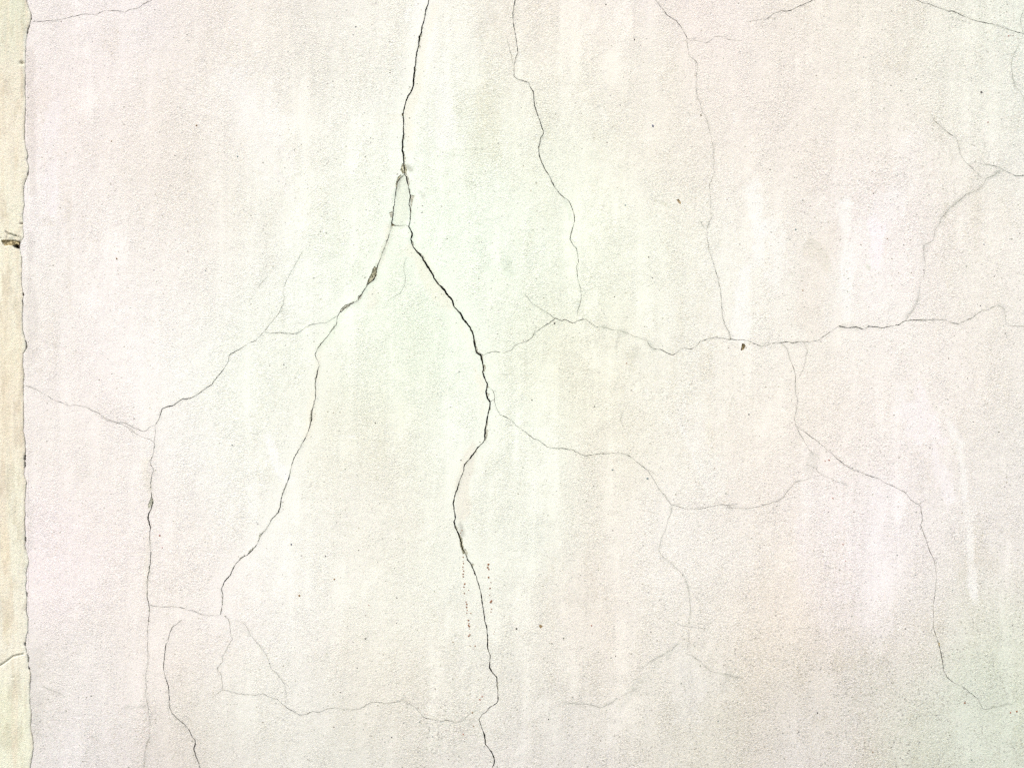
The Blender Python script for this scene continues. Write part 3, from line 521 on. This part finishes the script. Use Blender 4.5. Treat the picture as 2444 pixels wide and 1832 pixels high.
# joint between wall and pilaster as one line x(y)
JP = np.array(sorted(JOINT, key=lambda p: p[1])); jy = np.arange(-190, 2024, 2.6)
jx = np.interp(jy, JP[:, 1], JP[:, 0]) + 1.2 * vnoise(jy, jy * 0, 11, 1, 61) + 1.2 * vnoise(jy, jy * 0, 4.2, 1, 62)
jw = JOINT_W * np.clip(.9 + 1.8 * vnoise(jy, jy * 0, 16, 1, 63) + 1.4 * vnoise(jy, jy * 0, 5, 1, 64), .2, 2.6)
for y0, y1, ww in ((42, 48, 3), (60, 82, 3.2), (410, 420, 3.2), (697, 705, 4), (715, 728, 2.6), (812, 832, 3.5), (1086, 1098, 5.5), (1100, 1116, 4), (1281, 1290, 4), (1413, 1424, 4), (1533, 1540, 4), (1560, 1580, 4), (1590, 1597, 4.5)):
    m = (jy > y0) & (jy < y1); jw[m] = np.maximum(jw[m], ww * (.7 + .5 * rng.random(m.sum())))
def joint_x(y): return np.interp(y, jy, jx)

# ------------------------------------------------------------------ the wall: lattice of quads, cut open along every crack
G = 4.0; WX0, WX1, WY0, WY1 = 20.0, 2612.0, -172.0, 2004.0
nx_, ny_ = int((WX1 - WX0) / G), int((WY1 - WY0) / G)
def gv_(i, j): return (WX0 + G * i, WY0 + G * j)
mark = np.zeros((ny_, nx_), bool)
def mark_box(x0, y0, x1, y1, pad=3.0):
    i0, i1 = int((x0 - pad - WX0) // G), int((x1 + pad - WX0) // G); j0, j1 = int((y0 - pad - WY0) // G), int((y1 + pad - WY0) // G)
    mark[max(j0, 0):max(j1 + 1, 0), max(i0, 0):max(i1 + 1, 0)] = True

cv, cf, owner = [], [], []           # cutter points, cutter faces, their owner
OWN = []                             # owner records: name, depth, material, label
def add_strip(A, B, oid):
    b0 = len(cv)
    for p, q in zip(A, B): cv.append((p[0], p[1])); cv.append((q[0], q[1]))
    for k in range(len(A) - 1):
        cf.append([b0 + 2 * k, b0 + 2 * k + 1, b0 + 2 * k + 3, b0 + 2 * k + 2]); owner.append(oid)
        q = np.array([A[k], B[k], A[k + 1], B[k + 1]]); mark_box(q[:, 0].min(), q[:, 1].min(), q[:, 0].max(), q[:, 1].max())
for k, (nm, pts, w, dp, dark, halo, lb) in enumerate(CRACKS):
    x, y, A, B = strip(pts, w, k + 1)
    ok = (A[:, 1] > WY0 + 12) & (A[:, 1] < WY1 - 12) & (A[:, 0] < WX1 - 12)
    A, B = A[ok], B[ok]
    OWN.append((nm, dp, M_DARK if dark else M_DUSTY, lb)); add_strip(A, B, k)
    if np.mean(w) > 1.45: continue
    mx_, my_ = .5 * (A[:, 0] + B[:, 0]), .5 * (A[:, 1] + B[:, 1]); q = 12     # short strands beside a hairline, and little side spurs
    while q + 22 < len(mx_):
        q += int(rng.integers(10, 60)); n = int(rng.integers(6, 20)); n = min(n, len(mx_) - q - 2)
        if n < 5: break
        sd = 1 if rng.random() < .5 else -1; d0 = float(rng.uniform(1.8, 4.0)); spur = rng.random() < .4
        tx, ty = np.gradient(mx_[q:q + n]), np.gradient(my_[q:q + n]); L_ = np.hypot(tx, ty) + 1e-9
        dd = np.linspace(0, rng.uniform(5, 14), n) if spur else d0 * np.sin(np.linspace(.25, 2.9, n))
        sx, sy = mx_[q:q + n] - sd * ty / L_ * dd, my_[q:q + n] + sd * tx / L_ * dd
        x2, y2, A2, B2 = strip(list(zip(sx, sy)), [.5, .42, .25], 500 + k * 40 + q)
        ok2 = (A2[:, 1] > WY0 + 12) & (A2[:, 1] < WY1 - 12) & (A2[:, 0] < WX1 - 12)
        if ok2.all(): add_strip(A2, B2, k)
        q += n
for q, (pts, sgn, mx) in enumerate(((MAIN, -1, 4.5), (RFORK, -1, 6.5), (LFORK, 1, 6.5), (LMID, 1, 4.0), (RLOW, -1, 2.0), (VERT, 1, 2.5), (HL4, -1, 2.5))):
    x, y, A, B = strip(pts, 1.0, 200 + q, 1.8); t = np.arange(len(x)) * 1.8; z = t * 0 + 9 * q
    tx, ty = np.gradient(x), np.gradient(y); L_ = np.hypot(tx, ty) + 1e-9
    wq = mx * np.clip(1.6 * vnoise(t, z, 46, 1, 301) + 1.3 * vnoise(t, z, 9, 1, 302) + .8 * vnoise(t, z, 4, 1, 303) + .05, 0, 1.2)
    Bq = np.stack([x - sgn * ty / L_ * wq, y + sgn * tx / L_ * wq], 1); Aq = np.stack([x, y], 1)
    on = (wq > .25) & (y > WY0 + 14) & (y < WY1 - 14); k0 = None
    oid = len(OWN); OWN.append(("torn_edge", .9, M_PALE, None))
    for k in range(len(on) + 1):
        if k < len(on) and on[k]:
            if k0 is None: k0 = k
        elif k0 is not None:
            if k - k0 > 2: add_strip(Aq[k0:k], Bq[k0:k], oid)
            k0 = None
jk = len(OWN); OWN.append(("joint_gap", 9.0, M_JOINT, "dark open joint between wall and pilaster"))
ok = (jy > WY0 + 8) & (jy < WY1 - 8)
add_strip(np.stack([jx - 3.0, jy], 1)[ok], np.stack([jx + jw * .5, jy], 1)[ok], jk)
free = []                            # loose points so hollow floors can be rough
for nm, poly, dp, mk_, lb in HOLLOWS:
    oid = len(OWN); OWN.append((nm, dp, HM[mk_], lb))
    P = np.array(poly); C = P.mean(0); pp = []
    for a, b2 in zip(P, np.roll(P, -1, 0)):
        n = max(2, int(np.hypot(*(b2 - a)) / 1.6))
        for t in range(n): pp.append(a + (b2 - a) * t / n + rng.uniform(-.45, .45, 2))
    b0 = len(cv); cv.extend([(p[0], p[1]) for p in pp]); cf.append(list(range(b0, b0 + len(pp)))); owner.append(oid)
    mark_box(P[:, 0].min(), P[:, 1].min(), P[:, 0].max(), P[:, 1].max())
    for x in np.arange(P[:, 0].min(), P[:, 0].max(), 1.5):
        for y in np.arange(P[:, 1].min(), P[:, 1].max(), 1.5): free.append((x + rng.uniform(-.5, .5), y + rng.uniform(-.5, .5)))

mk_v = np.zeros((ny_ + 1, nx_ + 1), bool)
mk_v[:-1, :-1] |= mark; mk_v[1:, :-1] |= mark; mk_v[:-1, 1:] |= mark; mk_v[1:, 1:] |= mark
J, I = np.nonzero(mk_v); vid = -np.ones((ny_ + 1, nx_ + 1), int); vid[J, I] = np.arange(len(J))
ins = [Vector((WX0 + G * i, -(WY0 + G * j))) for i, j in zip(I, J)]
edges = []
mp_ = np.pad(mark, 1)
for j in range(ny_ + 1):             # rim of the marked cells
    r = mp_[j, 1:-1] != mp_[j + 1, 1:-1]
    for i in np.nonzero(r)[0]: edges.append((int(vid[j, i]), int(vid[j, i + 1])))
for i in range(nx_ + 1):
    r = mp_[1:-1, i] != mp_[1:-1, i + 1]
    for j in np.nonzero(r)[0]: edges.append((int(vid[j, i]), int(vid[j + 1, i])))
b0 = len(ins); ins += [Vector((p[0], -p[1])) for p in cv]
seen = {}
for f, o in zip(cf, owner):           # outlines only: the ribs between neighbouring quads are not wanted
    for a, b in zip(f, f[1:] + f[:1]):
        key = (min(a, b), max(a, b)); seen[key] = seen.get(key, 0) + 1
edges += [(b0 + a, b0 + b) for (a, b), n in seen.items() if n == 1]
ins += [Vector((p[0], -p[1])) for p in free]
ov, oe, of, o_v, o_e, o_f = delaunay_2d_cdt(ins, edges, [], 0, 1e-4)
OV = np.array([(v.x, -v.y) for v in ov]); OF = np.array([list(f) for f in of if len(f) == 3])
c = OV[OF].mean(1)
ci = np.floor((c[:, 0] - WX0) / G).astype(int); cj = np.floor((c[:, 1] - WY0) / G).astype(int)
inside = (ci >= 0) & (ci < nx_) & (cj >= 0) & (cj < ny_); inside[inside] &= mark[cj[inside], ci[inside]]
# orientation towards the viewer
p0, p1, p2 = OV[OF[:, 0]], OV[OF[:, 1]], OV[OF[:, 2]]
ar = (p1[:, 0] - p0[:, 0]) * (-(p2[:, 1] - p0[:, 1])) + (p1[:, 1] - p0[:, 1]) * (p2[:, 0] - p0[:, 0])
flip = ar < 0; OF[flip] = OF[flip][:, ::-1]; inside &= np.abs(ar) > 1e-7
FO = -np.ones(len(OF), int); RANK = np.full(len(OF), -1.0)
CV = np.array(cv); order = np.argsort(c[:, 1]); cys = c[order, 1]
def rank(o): return 1e4 if o == jk else 1 if OWN[o][0] == 'torn_edge' else (OWN[o][1] + (100 if OWN[o][1] >= 5 else 0) if o < jk else 50 + OWN[o][1])
def claim(poly, o):
    lo, hi = np.searchsorted(cys, poly[:, 1].min()), np.searchsorted(cys, poly[:, 1].max())
    q = order[lo:hi]; q = q[(c[q, 0] >= poly[:, 0].min()) & (c[q, 0] <= poly[:, 0].max())]
    if not len(q): return
    r = np.zeros(len(q), bool); x, y = c[q, 0], c[q, 1]
    for (x0, y0), (x1, y1) in zip(poly, np.roll(poly, -1, 0)):
        r ^= ((y0 > y) != (y1 > y)) & (x < (x1 - x0) * (y - y0) / (y1 - y0 + 1e-12) + x0)
    q = q[r]; q = q[RANK[q] < rank(o)]; FO[q] = o; RANK[q] = rank(o)
for f, o in zip(cf, owner):
    P = CV[f]
    if len(f) == 4 and OWN[o][0] != 'broken_hollow': claim(P[[0, 1, 2]], o); claim(P[[0, 2, 3]], o)
    else: claim(P, o)
left = c[:, 0] < joint_x(c[:, 1])
surf = inside & (FO < 0) & ~left
# inlaid wedge of plaster between the legs of the fork
WEDGE = np.array(T(1,0,(1270,1515),(1240,1545),(1222,1572),(1218,1610),(1208,1657)) + T(1,1,(1200,60),(1195,110),(1185,170),(1178,230),(1168,268),(1200,292),(1250,292),(1290,285),(1323,298),
    (1332,270),(1332,220),(1335,150),(1325,110),(1333,30)) + T(1,0,(1325,1645),(1310,1580),(1298,1530),(1283,1510)))
def in_poly(P, x, y):
    r = np.zeros(len(x), bool)
    for (x0, y0), (x1, y1) in zip(P, np.roll(P, -1, 0)):
        cnd = (y0 > y) != (y1 > y); r ^= cnd & (x < (x1 - x0) * (y - y0) / (y1 - y0 + 1e-12) + x0)
    return r

# full vertex list = lattice + cut region
JJ, II = np.mgrid[0:ny_ + 1, 0:nx_ + 1]
LV = np.stack([WX0 + G * II.ravel(), WY0 + G * JJ.ravel()], 1); nL = len(LV)
keep = ~mark; qx = WX0 + G * (np.arange(nx_) + .5); qy = WY0 + G * (np.arange(ny_) + .5)
keep &= qx[None, :] > joint_x(qy)[:, None]
qj, qi = np.nonzero(keep); st = nx_ + 1
quads = np.stack([(qj + 1) * st + qi, (qj + 1) * st + qi + 1, qj * st + qi + 1, qj * st + qi], 1)
remap = np.arange(len(OV)) + nL
for k, src in enumerate(o_v):        # rim vertices are shared with the lattice
    for s_ in src:
        if s_ < b0: remap[k] = J[s_] * st + I[s_]; break
ALL = np.concatenate([LV, OV]); tris = remap[OF[surf]]
ct = ALL[tris].mean(1); tw = in_poly(WEDGE, ct[:, 0], ct[:, 1]); cq = ALL[quads].mean(1); qw = in_poly(WEDGE, cq[:, 0], cq[:, 1])
HT = relief(ALL[:, 0], ALL[:, 1])

def mesh_from(name, co, qs, ts, px_, py_, smooth=True, tint=True):
    used = np.zeros(len(co), bool); used[qs.ravel()] = True; used[ts.ravel()] = True
    rm = np.cumsum(used) - 1; co = co[used]; qs = rm[qs]; ts = rm[ts]
    me = bpy.data.meshes.new(name); nq, nt_ = len(qs), len(ts)
    me.vertices.add(len(co)); me.vertices.foreach_set("co", co.astype(np.float32).ravel())
    me.loops.add(nq * 4 + nt_ * 3); me.loops.foreach_set("vertex_index", np.concatenate([qs.ravel(), ts.ravel()]).astype(np.int32))
    me.polygons.add(nq + nt_); me.polygons.foreach_set("loop_start", np.concatenate([np.arange(nq) * 4, nq * 4 + np.arange(nt_) * 3]).astype(np.int32))
    me.polygons.foreach_set("use_smooth", np.full(nq + nt_, smooth)); me.update(calc_edges=True)
    if tint:
        x, y = px_[used], py_[used]
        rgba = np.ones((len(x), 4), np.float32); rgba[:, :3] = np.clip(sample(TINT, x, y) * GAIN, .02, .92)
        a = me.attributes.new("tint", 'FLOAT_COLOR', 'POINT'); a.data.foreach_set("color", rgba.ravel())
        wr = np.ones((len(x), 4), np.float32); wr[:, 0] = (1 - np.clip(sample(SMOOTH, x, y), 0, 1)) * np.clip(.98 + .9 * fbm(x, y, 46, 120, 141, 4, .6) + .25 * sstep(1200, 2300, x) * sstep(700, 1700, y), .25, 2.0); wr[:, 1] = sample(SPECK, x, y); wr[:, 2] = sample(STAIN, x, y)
        a = me.attributes.new("wear", 'FLOAT_COLOR', 'POINT'); a.data.foreach_set("color", wr.ravel())
    return me

def co3(P, h): return np.stack([(P[:, 0] - CX) * MM, -h * MM, ZC + (CY - P[:, 1]) * MM], 1)

# the undecorated run of the wall outside the worked area (past the frame), with its top, back and ends
base_n = len(ALL); ex_v, ex_q = [], []
GZ, TZ, XR = CY + ZC / MM, -884.0, 4300.0
def sheet(x0, x1, y0, y1):
    b = base_n + len(ex_v); ex_v.extend([(x0, y0), (x1, y0), (x1, y1), (x0, y1)]); ex_q.append([b + 3, b + 2, b + 1, b])
xe, ye = WX0 + G * nx_, WY0 + G * ny_
JL, JR = float(joint_x(-190)), float(joint_x(2020))
sheet(JL, xe, TZ, WY0); sheet(JR, xe, ye, GZ); sheet(xe, XR, TZ, WY0); sheet(xe, XR, WY0, ye); sheet(xe, XR, ye, GZ)
ALL2 = np.concatenate([ALL, np.array(ex_v)]); H2 = np.concatenate([HT, np.zeros(len(ex_v))])
C3 = co3(ALL2, H2)
# body behind the skin: 240 mm thick
bx = [(JL, TZ, 0), (XR, TZ, 0), (XR, GZ, 0), (JR, GZ, 0)]
bi = len(C3); body = [((x - CX) * MM, d * MM, ZC + (CY - y) * MM) for d in (0.0, 240.0) for x, y, _ in bx]
C3 = np.concatenate([C3, np.array(body)]); P2 = np.concatenate([ALL2, np.array([(x, y) for _ in (0, 1) for x, y, _ in bx])])
bq = [[bi + 0, bi + 1, bi + 5, bi + 4], [bi + 1, bi + 2, bi + 6, bi + 5], [bi + 5, bi + 6, bi + 7, bi + 4], [bi + 4, bi + 7, bi + 3, bi + 0]]
Q = np.concatenate([quads[~qw], np.array(ex_q), np.array(bq)]); 
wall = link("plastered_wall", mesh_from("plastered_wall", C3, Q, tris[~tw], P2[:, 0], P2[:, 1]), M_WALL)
wall["label"] = "off-white plaster wall with branching black cracks, right of the cream pilaster"; wall["category"] = "wall"

cw = C3.copy(); cw[:, 1] += .5 * MM
wd = link("plaster_wedge", mesh_from("plaster_wedge", cw, quads[qw], tris[tw], P2[:, 0], P2[:, 1]), M_WALL, wall)
wd["label"] = "loose pointed wedge of plaster between the legs of the forked crack"

# ------------------------------------------------------------------ grooves: floor and sides of every crack and hollow
TH = np.concatenate([np.zeros(0), relief(OV[:, 0], OV[:, 1])])     # lip heights (towards viewer)
edge_of = {}
for k in np.nonzero(inside)[0]:
    a, b, d = OF[k]
    for e in ((a, b), (b, d), (d, a)): edge_of.setdefault((min(e), max(e)), []).append((k, e))
rough_v = rng.random(len(OV)); on_rim = np.zeros(len(OV), bool)
def floor_h(o, v):
    nm, dp = OWN[o][0], OWN[o][1]
    if nm == "broken_hollow": return TH[v] - dp * (.25 + 1.0 * rough_v[v])
    return TH[v] - dp * (.8 + .4 * rough_v[v])
for o, (nm, dp, mat, lb) in enumerate(OWN):
    fk = np.nonzero(inside & (FO == o) & ~((o != jk) & left))[0]
    if not len(fk): continue
    vs, fs, idx = [], [], {}
    def vert(v, h):
        key = (int(v), round(float(h), 3))
        if key not in idx:
            idx[key] = len(vs); vs.append(((OV[v, 0] - CX) * MM, -h * MM, ZC + (CY - OV[v, 1]) * MM))
        return idx[key]
    for k in fk:
        fs.append([vert(v, floor_h(o, v)) for v in OF[k]])
        a, b, d = OF[k]
        for e in ((a, b), (b, d), (d, a)):
            other = [q for q, _ in edge_of[(min(e), max(e))] if q != k]
            if other and FO[other[0]] == o: continue
            top = [TH[v] for v in e]
            if other and FO[other[0]] >= 0: top = [floor_h(FO[other[0]], v) for v in e]
            bot = [floor_h(o, v) for v in e]
            if sum(top) <= sum(bot) + 1e-6: continue
            fs.append([vert(e[1], bot[1]), vert(e[0], bot[0]), vert(e[0], top[0]), vert(e[1], top[1])])
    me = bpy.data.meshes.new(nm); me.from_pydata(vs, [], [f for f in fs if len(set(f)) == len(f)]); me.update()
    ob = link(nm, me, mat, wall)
    if lb: ob["label"] = lb

# ------------------------------------------------------------------ the cream pilaster at the left edge
PY = np.concatenate([np.arange(TZ, -40, 40.0), np.arange(-40, 1872, 2.0), np.arange(1872, GZ + 1, 40.0)])
PU = np.concatenate([np.linspace(-300, -24, 12)[:-1], np.arange(-24, 74, 2.0)])
NU, NV = len(PU), len(PY)
jr = np.interp(PY, jy, jx - jw * .5)
U, V = np.meshgrid(PU, PY)
EX = np.where(U < 20, U, 20 + (U - 20) * ((jr[:, None] - 20) / (72.0 - 20)))     # columns drawn in to the ragged edge
edge_d = jr[:, None] - EX
h = 1.8 + .9 * fbm(EX, V, 60, 240, 71, 3) + .55 * fbm(EX, V, 13, 22, 72, 3)
h = h - 1.6 * np.exp(-np.maximum(edge_d, 0) / 3.2)                # worn arris at the joint
h = h + .5 * sstep(.05, .3, fbm(EX, V, 18, 110, 73, 2))           # flakes of old paint
mask_v = sstep(-60, -30, V) * (1 - sstep(1860, 1890, V)); h = np.where(mask_v > 0, h, 1.8)
# the broken pocket: ragged slot with crumbling mortar, and the black hole at its right end
SLOT = np.array([(5,572.5),(14,573),(24,572),(36,573.5),(47,576),(50,579),(47,584),(46,593),(40,592),(31,588),(30,585),(22,586.5),(12,587),(8,583),(5,578)], float)
HOLE = np.array([(30.5,585.5),(33,583),(37,584.2),(40,583.2),(43,584.5),(47,586),(46.5,593.5),(41,592),(35,590.5),(31.5,588.5)], float)
SPALL = np.array([(18,558),(26,559),(40,562),(52,566),(50,576),(36,573.5),(24,572),(14,572.5),(16,565)], float)
sl = in_poly(SLOT, EX.ravel(), V.ravel()).reshape(EX.shape); ho = in_poly(HOLE, EX.ravel(), V.ravel()).reshape(EX.shape)
sp_ = in_poly(SPALL, EX.ravel(), V.ravel()).reshape(EX.shape)
crumb = fbm(EX, V, 7, 5, 81, 3)
h = np.where(sp_ & ~sl, h - 1.6 + 1.5 * crumb, h)
h = np.where(sl, -5.0 + 7 * crumb + 4.0 * sstep(573, 587, V), h); h = np.where(ho, -48.0, h)
for x0, y0, rx, ry, dp in ((52, 151, 4.5, 3.5, 7), (51, 534, 3.5, 2, 6), (31, 1616, 3, 2.2, 3), (29.8, 1619, 4, 3, -1.2), (10, 1320, 5, 8, .8)):
    h = h - dp * np.exp(-((EX - x0) / rx) ** 2 - ((V - y0) / ry) ** 2)
CRK = np.full(EX.shape, 1e9)
for pts, wd_ in ((T(0,1,(50,343),(70,362),(92,362),(110,372),(140,377)), 1.3), (T(0,3,(-60,800),(0,775),(40,745),(75,722),(110,695),(160,680),(205,670)), 1.3), (T(0,1,(-20,400),(15,403)), 1.0)):
    for (ax, ay), (bx2, by2) in zip(pts[:-1], pts[1:]): CRK = np.minimum(CRK, seg_dist(ax, ay, bx2, by2, EX, V + 1.2 * vnoise(EX, V, 6, 6, 83)) / wd_)
h = h - 6.0 * np.exp(-CRK ** 2)
PV = np.stack([EX.ravel(), V.ravel()], 1); P3 = co3(PV, h.ravel())
vi = np.arange(NU * NV).reshape(NV, NU)
pq = np.stack([vi[1:, :-1], vi[1:, 1:], vi[:-1, 1:], vi[:-1, :-1]], -1).reshape(-1, 4)
qc = PV[pq].mean(1); q_sl = in_poly(SLOT, qc[:, 0], qc[:, 1]); q_ho = in_poly(HOLE, qc[:, 0], qc[:, 1])
side = P3.copy(); side[:, 1] = 60 * MM; nP = len(P3)
rq = np.stack([vi[1:, -1], vi[1:, -1] + nP, vi[:-1, -1] + nP, vi[:-1, -1]], 1); lq = np.stack([vi[:-1, 0], vi[:-1, 0] + nP, vi[1:, 0] + nP, vi[1:, 0]], 1)
tq = np.stack([vi[0, 1:], vi[0, 1:] + nP, vi[0, :-1] + nP, vi[0, :-1]], 1)
PALL = np.concatenate([P3, side]); PXY = np.concatenate([PV, PV])

def pil_tint(x, y):
    ky = np.array([-900, 0, 90, 160, 300, 450, 560, 700, 850, 940, 1050, 1150, 1300, 1450, 1560, 1650, 1750, 1832, 2500])
    kc = np.array([(224,222,194),(220,222,192),(226,224,196),(234,224,200),(240,226,202),(240,232,208),(238,232,204),(240,231,205),(238,228,198),(238,222,194),(236,222,196),(236,230,204),(236,232,208),(238,232,212),(240,234,214),(232,230,206),(226,228,200),(228,230,204),(226,226,204)], float)
    cl = np.stack([np.interp(y, ky, lin(kc)[:, k]) for k in range(3)], 1)
    jxx = joint_x(y); rim = 1 - sstep(0, 11, jxx - x - 2 * vnoise(x, y, 9, 40, 90))
    rim = rim * np.where(y < 145, 1.0, .45); cl = cl * (1 - rim[:, None] * .75) + lin((248,247,236)) * rim[:, None] * .75
    wornp = sstep(.06, .22, fbm(x, y, 22, 190, 91, 3)); cl = cl * (1 - .5 * wornp[:, None]) + lin((228,208,176)) * .5 * wornp[:, None]
    for x0, y0, rx, ry, c1 in ((6, 1190, 11, 90, (232,212,186)), (14, 1310, 12, 60, (228,206,170)), (16, 1500, 11, 34, (222,208,172)), (14, 990, 14, 60, (226,206,172)), (12, 60, 6, 50, (206,208,184)), (10, 1700, 24, 70, (222,222,186))):
        f = .7 * np.exp(-(((x - x0) / rx) ** 2 + ((y - y0) / ry) ** 2) ** 2) ; cl = cl * (1 - f[:, None]) + lin(c1) * f[:, None]
    spl = in_poly(SPALL, x, y); cl[spl] = cl[spl] * .8
    cl = cl * .55 + lin((243,241,226)) * .45
    grub = sstep(.02, .4, fbm(x, y, 16, 60, 93, 4, .6)); cl = cl * (1 - .13 * grub[:, None] * np.array([.8, .95, 1.1]))
    jd = np.exp(-np.maximum(jxx - x, 0) / 2.0) * sstep(-.1, .3, fbm(x, y, 12, 26, 95, 3)); cl = cl * (1 - .35 * jd[:, None])
    br = fbm(x, y, 5, 120, 92, 2); return cl * (1 + .08 * br[:, None])

def pil_mesh(name, qs):
    me = mesh_from(name, PALL, qs, np.zeros((0, 3), int), PXY[:, 0], PXY[:, 1], True, False)
    used = np.zeros(len(PALL), bool); used[qs.ravel()] = True
    x, y = PXY[used, 0], PXY[used, 1]; rgba = np.ones((len(x), 4), np.float32); rgba[:, :3] = np.clip(pil_tint(x, y) * GAIN, .02, .9)
    a = me.attributes.new("tint", 'FLOAT_COLOR', 'POINT'); a.data.foreach_set("color", rgba.ravel())
    wr = np.ones((len(x), 4), np.float32); wr[:, 0] = .8; wr[:, 1] = .3; wr[:, 2] = .3
    a = me.attributes.new("wear", 'FLOAT_COLOR', 'POINT'); a.data.foreach_set("color", wr.ravel()); return me
pil = link("pilaster", pil_mesh("pilaster", np.concatenate([pq[~q_sl & ~q_ho], rq, lq, tq])), M_PIL)
pil["label"] = "cream painted pilaster strip at the left edge with a broken pocket"; pil["category"] = "pilaster"
o = link("broken_hollow", mesh_from("pocket", PALL, pq[q_sl & ~q_ho], np.zeros((0, 3), int), PXY[:, 0], PXY[:, 1], True, False), M_MORTAR, pil)
o["label"] = "ragged broken pocket showing brown mortar"
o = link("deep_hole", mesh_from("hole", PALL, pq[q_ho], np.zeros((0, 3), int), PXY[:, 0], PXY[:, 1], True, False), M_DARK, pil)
o["label"] = "black hole at the right end of the broken pocket"

# ------------------------------------------------------------------ grains of grit and rust bedded in the plaster
def speck_mesh(name, seed):
    r = random.Random(seed); vs = [(0, -.55, 0)]; n = 7
    for ring, (rad, dep) in enumerate(((.62, -.42), (1.0, .1))):
        for k in range(n):
            a = 2 * math.pi * (k + .5 * ring) / n; q = rad * r.uniform(.7, 1.2); vs.append((q * math.cos(a), dep, q * math.sin(a)))
    fs = [(0, 1 + k, 1 + (k + 1) % n) for k in range(n)]
    for k in range(n): fs += [(1 + k, 1 + n + k, 1 + (k + 1) % n), (1 + (k + 1) % n, 1 + n + k, 1 + n + (k + 1) % n)]
    me = bpy.data.meshes.new(name); me.from_pydata(vs, [], fs); me.update(); return me
TONE = {"rust": ((.15, .065, .04), (.34, .17, .09)), "brown": ((.14, .08, .04), (.34, .23, .12)), "black": ((.03, .03, .035), (.08, .08, .08)),
        "navy": ((.05, .06, .10), (.14, .15, .22)), "teal": ((.13, .19, .20), (.30, .36, .36)), "red": ((.26, .09, .07), (.42, .21, .16))}
SM = {k: [speck_mesh(("rust_speck" if k in ("rust", "red") else "grit_grain"), 5 * i + q) for q in range(3)] for i, k in enumerate(TONE)}
for k, ms in SM.items():
    mt = plain_material(k + "_grit", *TONE[k], 500.0, .4)
    for q in ms: q.materials.append(mt)
SPECKS = [("rust", 2.2, T(1,2,(1790,1495),(1792,1550),(1787,1580),(1795,1615),(1790,1640)) + T(1,3,(1790,5),(1803,70),(1797,95),(1800,150),(1822,245),(1820,270),(1825,295),(1835,383),(1836,425),(1842,435),(1838,518),(1848,505),(1893,603))),
 ("rust", 1.5, T(1,3,(1838,122),(1822,320),(1857,322),(1850,603),(1815,225),(1806,62),(1840,410),(1845,455),(1765,1300)) + T(1,2,(1790,1530),(1785,1600),(1768,1285),(1780,1265))),
 ("rust", 2.8, T(1,2,(2008,1558),(2003,1583),(2012,1600)) + T(1,3,(2010,12),(2022,105),(2035,215),(2028,225))), ("rust", 1.5, T(1,3,(2020,165),(2035,285),(2030,310),(2030,55),(2055,500),(2060,480))),
 ("brown", 3.4, T(1,3,(375,170))), ("brown", 2.0, T(1,3,(677,28),(1702,570),(1880,1295),(1870,1180)) + T(3,1,(1030,405),(300,850)) + T(0,0,(1697,1085),(963,1222)) + T(0,1,(1008,577)) + T(3,3,(905,1520))),
 ("red", 1.8, T(2,3,(687,428)) + T(3,2,(493,665),(527,657),(560,987),(648,1385),(670,1530)) + T(3,3,(2095,1178)) + T(0,2,(1380,1308),(1400,1413)) + T(1,3,(975,250),(1935,1068),(1955,1040),(1790,1365)) + T(3,0,(2078,313),(1900,1058))),
 ("rust", 2.2, T(3,3,(1700,1095),(2150,1168)) + T(2,1,(990,1480))),
 ("black", 2.6, T(2,3,(38,453)) + T(3,0,(1842,797)) + T(2,1,(368,1135))), ("black", 1.7, T(2,0,(1058,345),(812,40)) + T(2,1,(1180,563),(885,905),(1213,743)) + T(2,2,(712,195),(172,140),(2048,262)) + T(3,1,(1835,983),(870,1157)) + T(2,3,(345,583),(447,537),(317,1235),(895,690)) +
   T(3,3,(820,1543),(427,1183),(1188,455),(268,1345),(1218,1505)) + T(1,3,(945,540),(1217,190),(875,795),(730,1005),(1173,1393),(117,755)) + T(0,2,(1158,300)) + T(1,2,(600,1485),(1030,338)) + T(0,1,(2168,205),(1330,675)) + T(3,2,(1995,415),(1088,268)) + T(1,0,(862,235))),
 ("navy", 2.3, T(2,0,(1218,1090)) + T(1,1,(240,1490)) + T(1,2,(305,1385))), ("navy", 1.5, T(0,2,(2005,528)) + T(3,1,(1848,630),(1865,455)) + T(3,3,(1310,1435),(1758,1500)) + T(1,3,(1213,405)) + T(2,0,(848,827),(935,907))),
 ("teal", 3.4, T(2,2,(1170,815))), ("teal", 2.2, T(1,3,(1525,1385)) + T(3,0,(825,495)) + T(2,1,(980,115)) + T(0,0,(2052,1352)) + T(0,1,(1775,680)) + T(3,1,(238,325)) + T(2,2,(868,740)))]
for tone, rad, pts in SPECKS:
    for k, (x, y) in enumerate(pts):
        x += 611 * 0; hh = float(relief(np.array([x]), np.array([y]))[0])
        if tone in ("rust", "red") or rad > 2.5: pass
        o = link("rust_speck" if tone in ("rust", "red") else "grit_grain", SM[tone][k % 3], None, wall)
        r = rad * random.uniform(.85, 1.2) * MM; o.location = (X(x), -hh * MM, Z(y)); o.scale = (r, r * .8, r * random.uniform(.8, 1.3)); o.rotation_euler = (0, random.uniform(0, 6.28), 0)
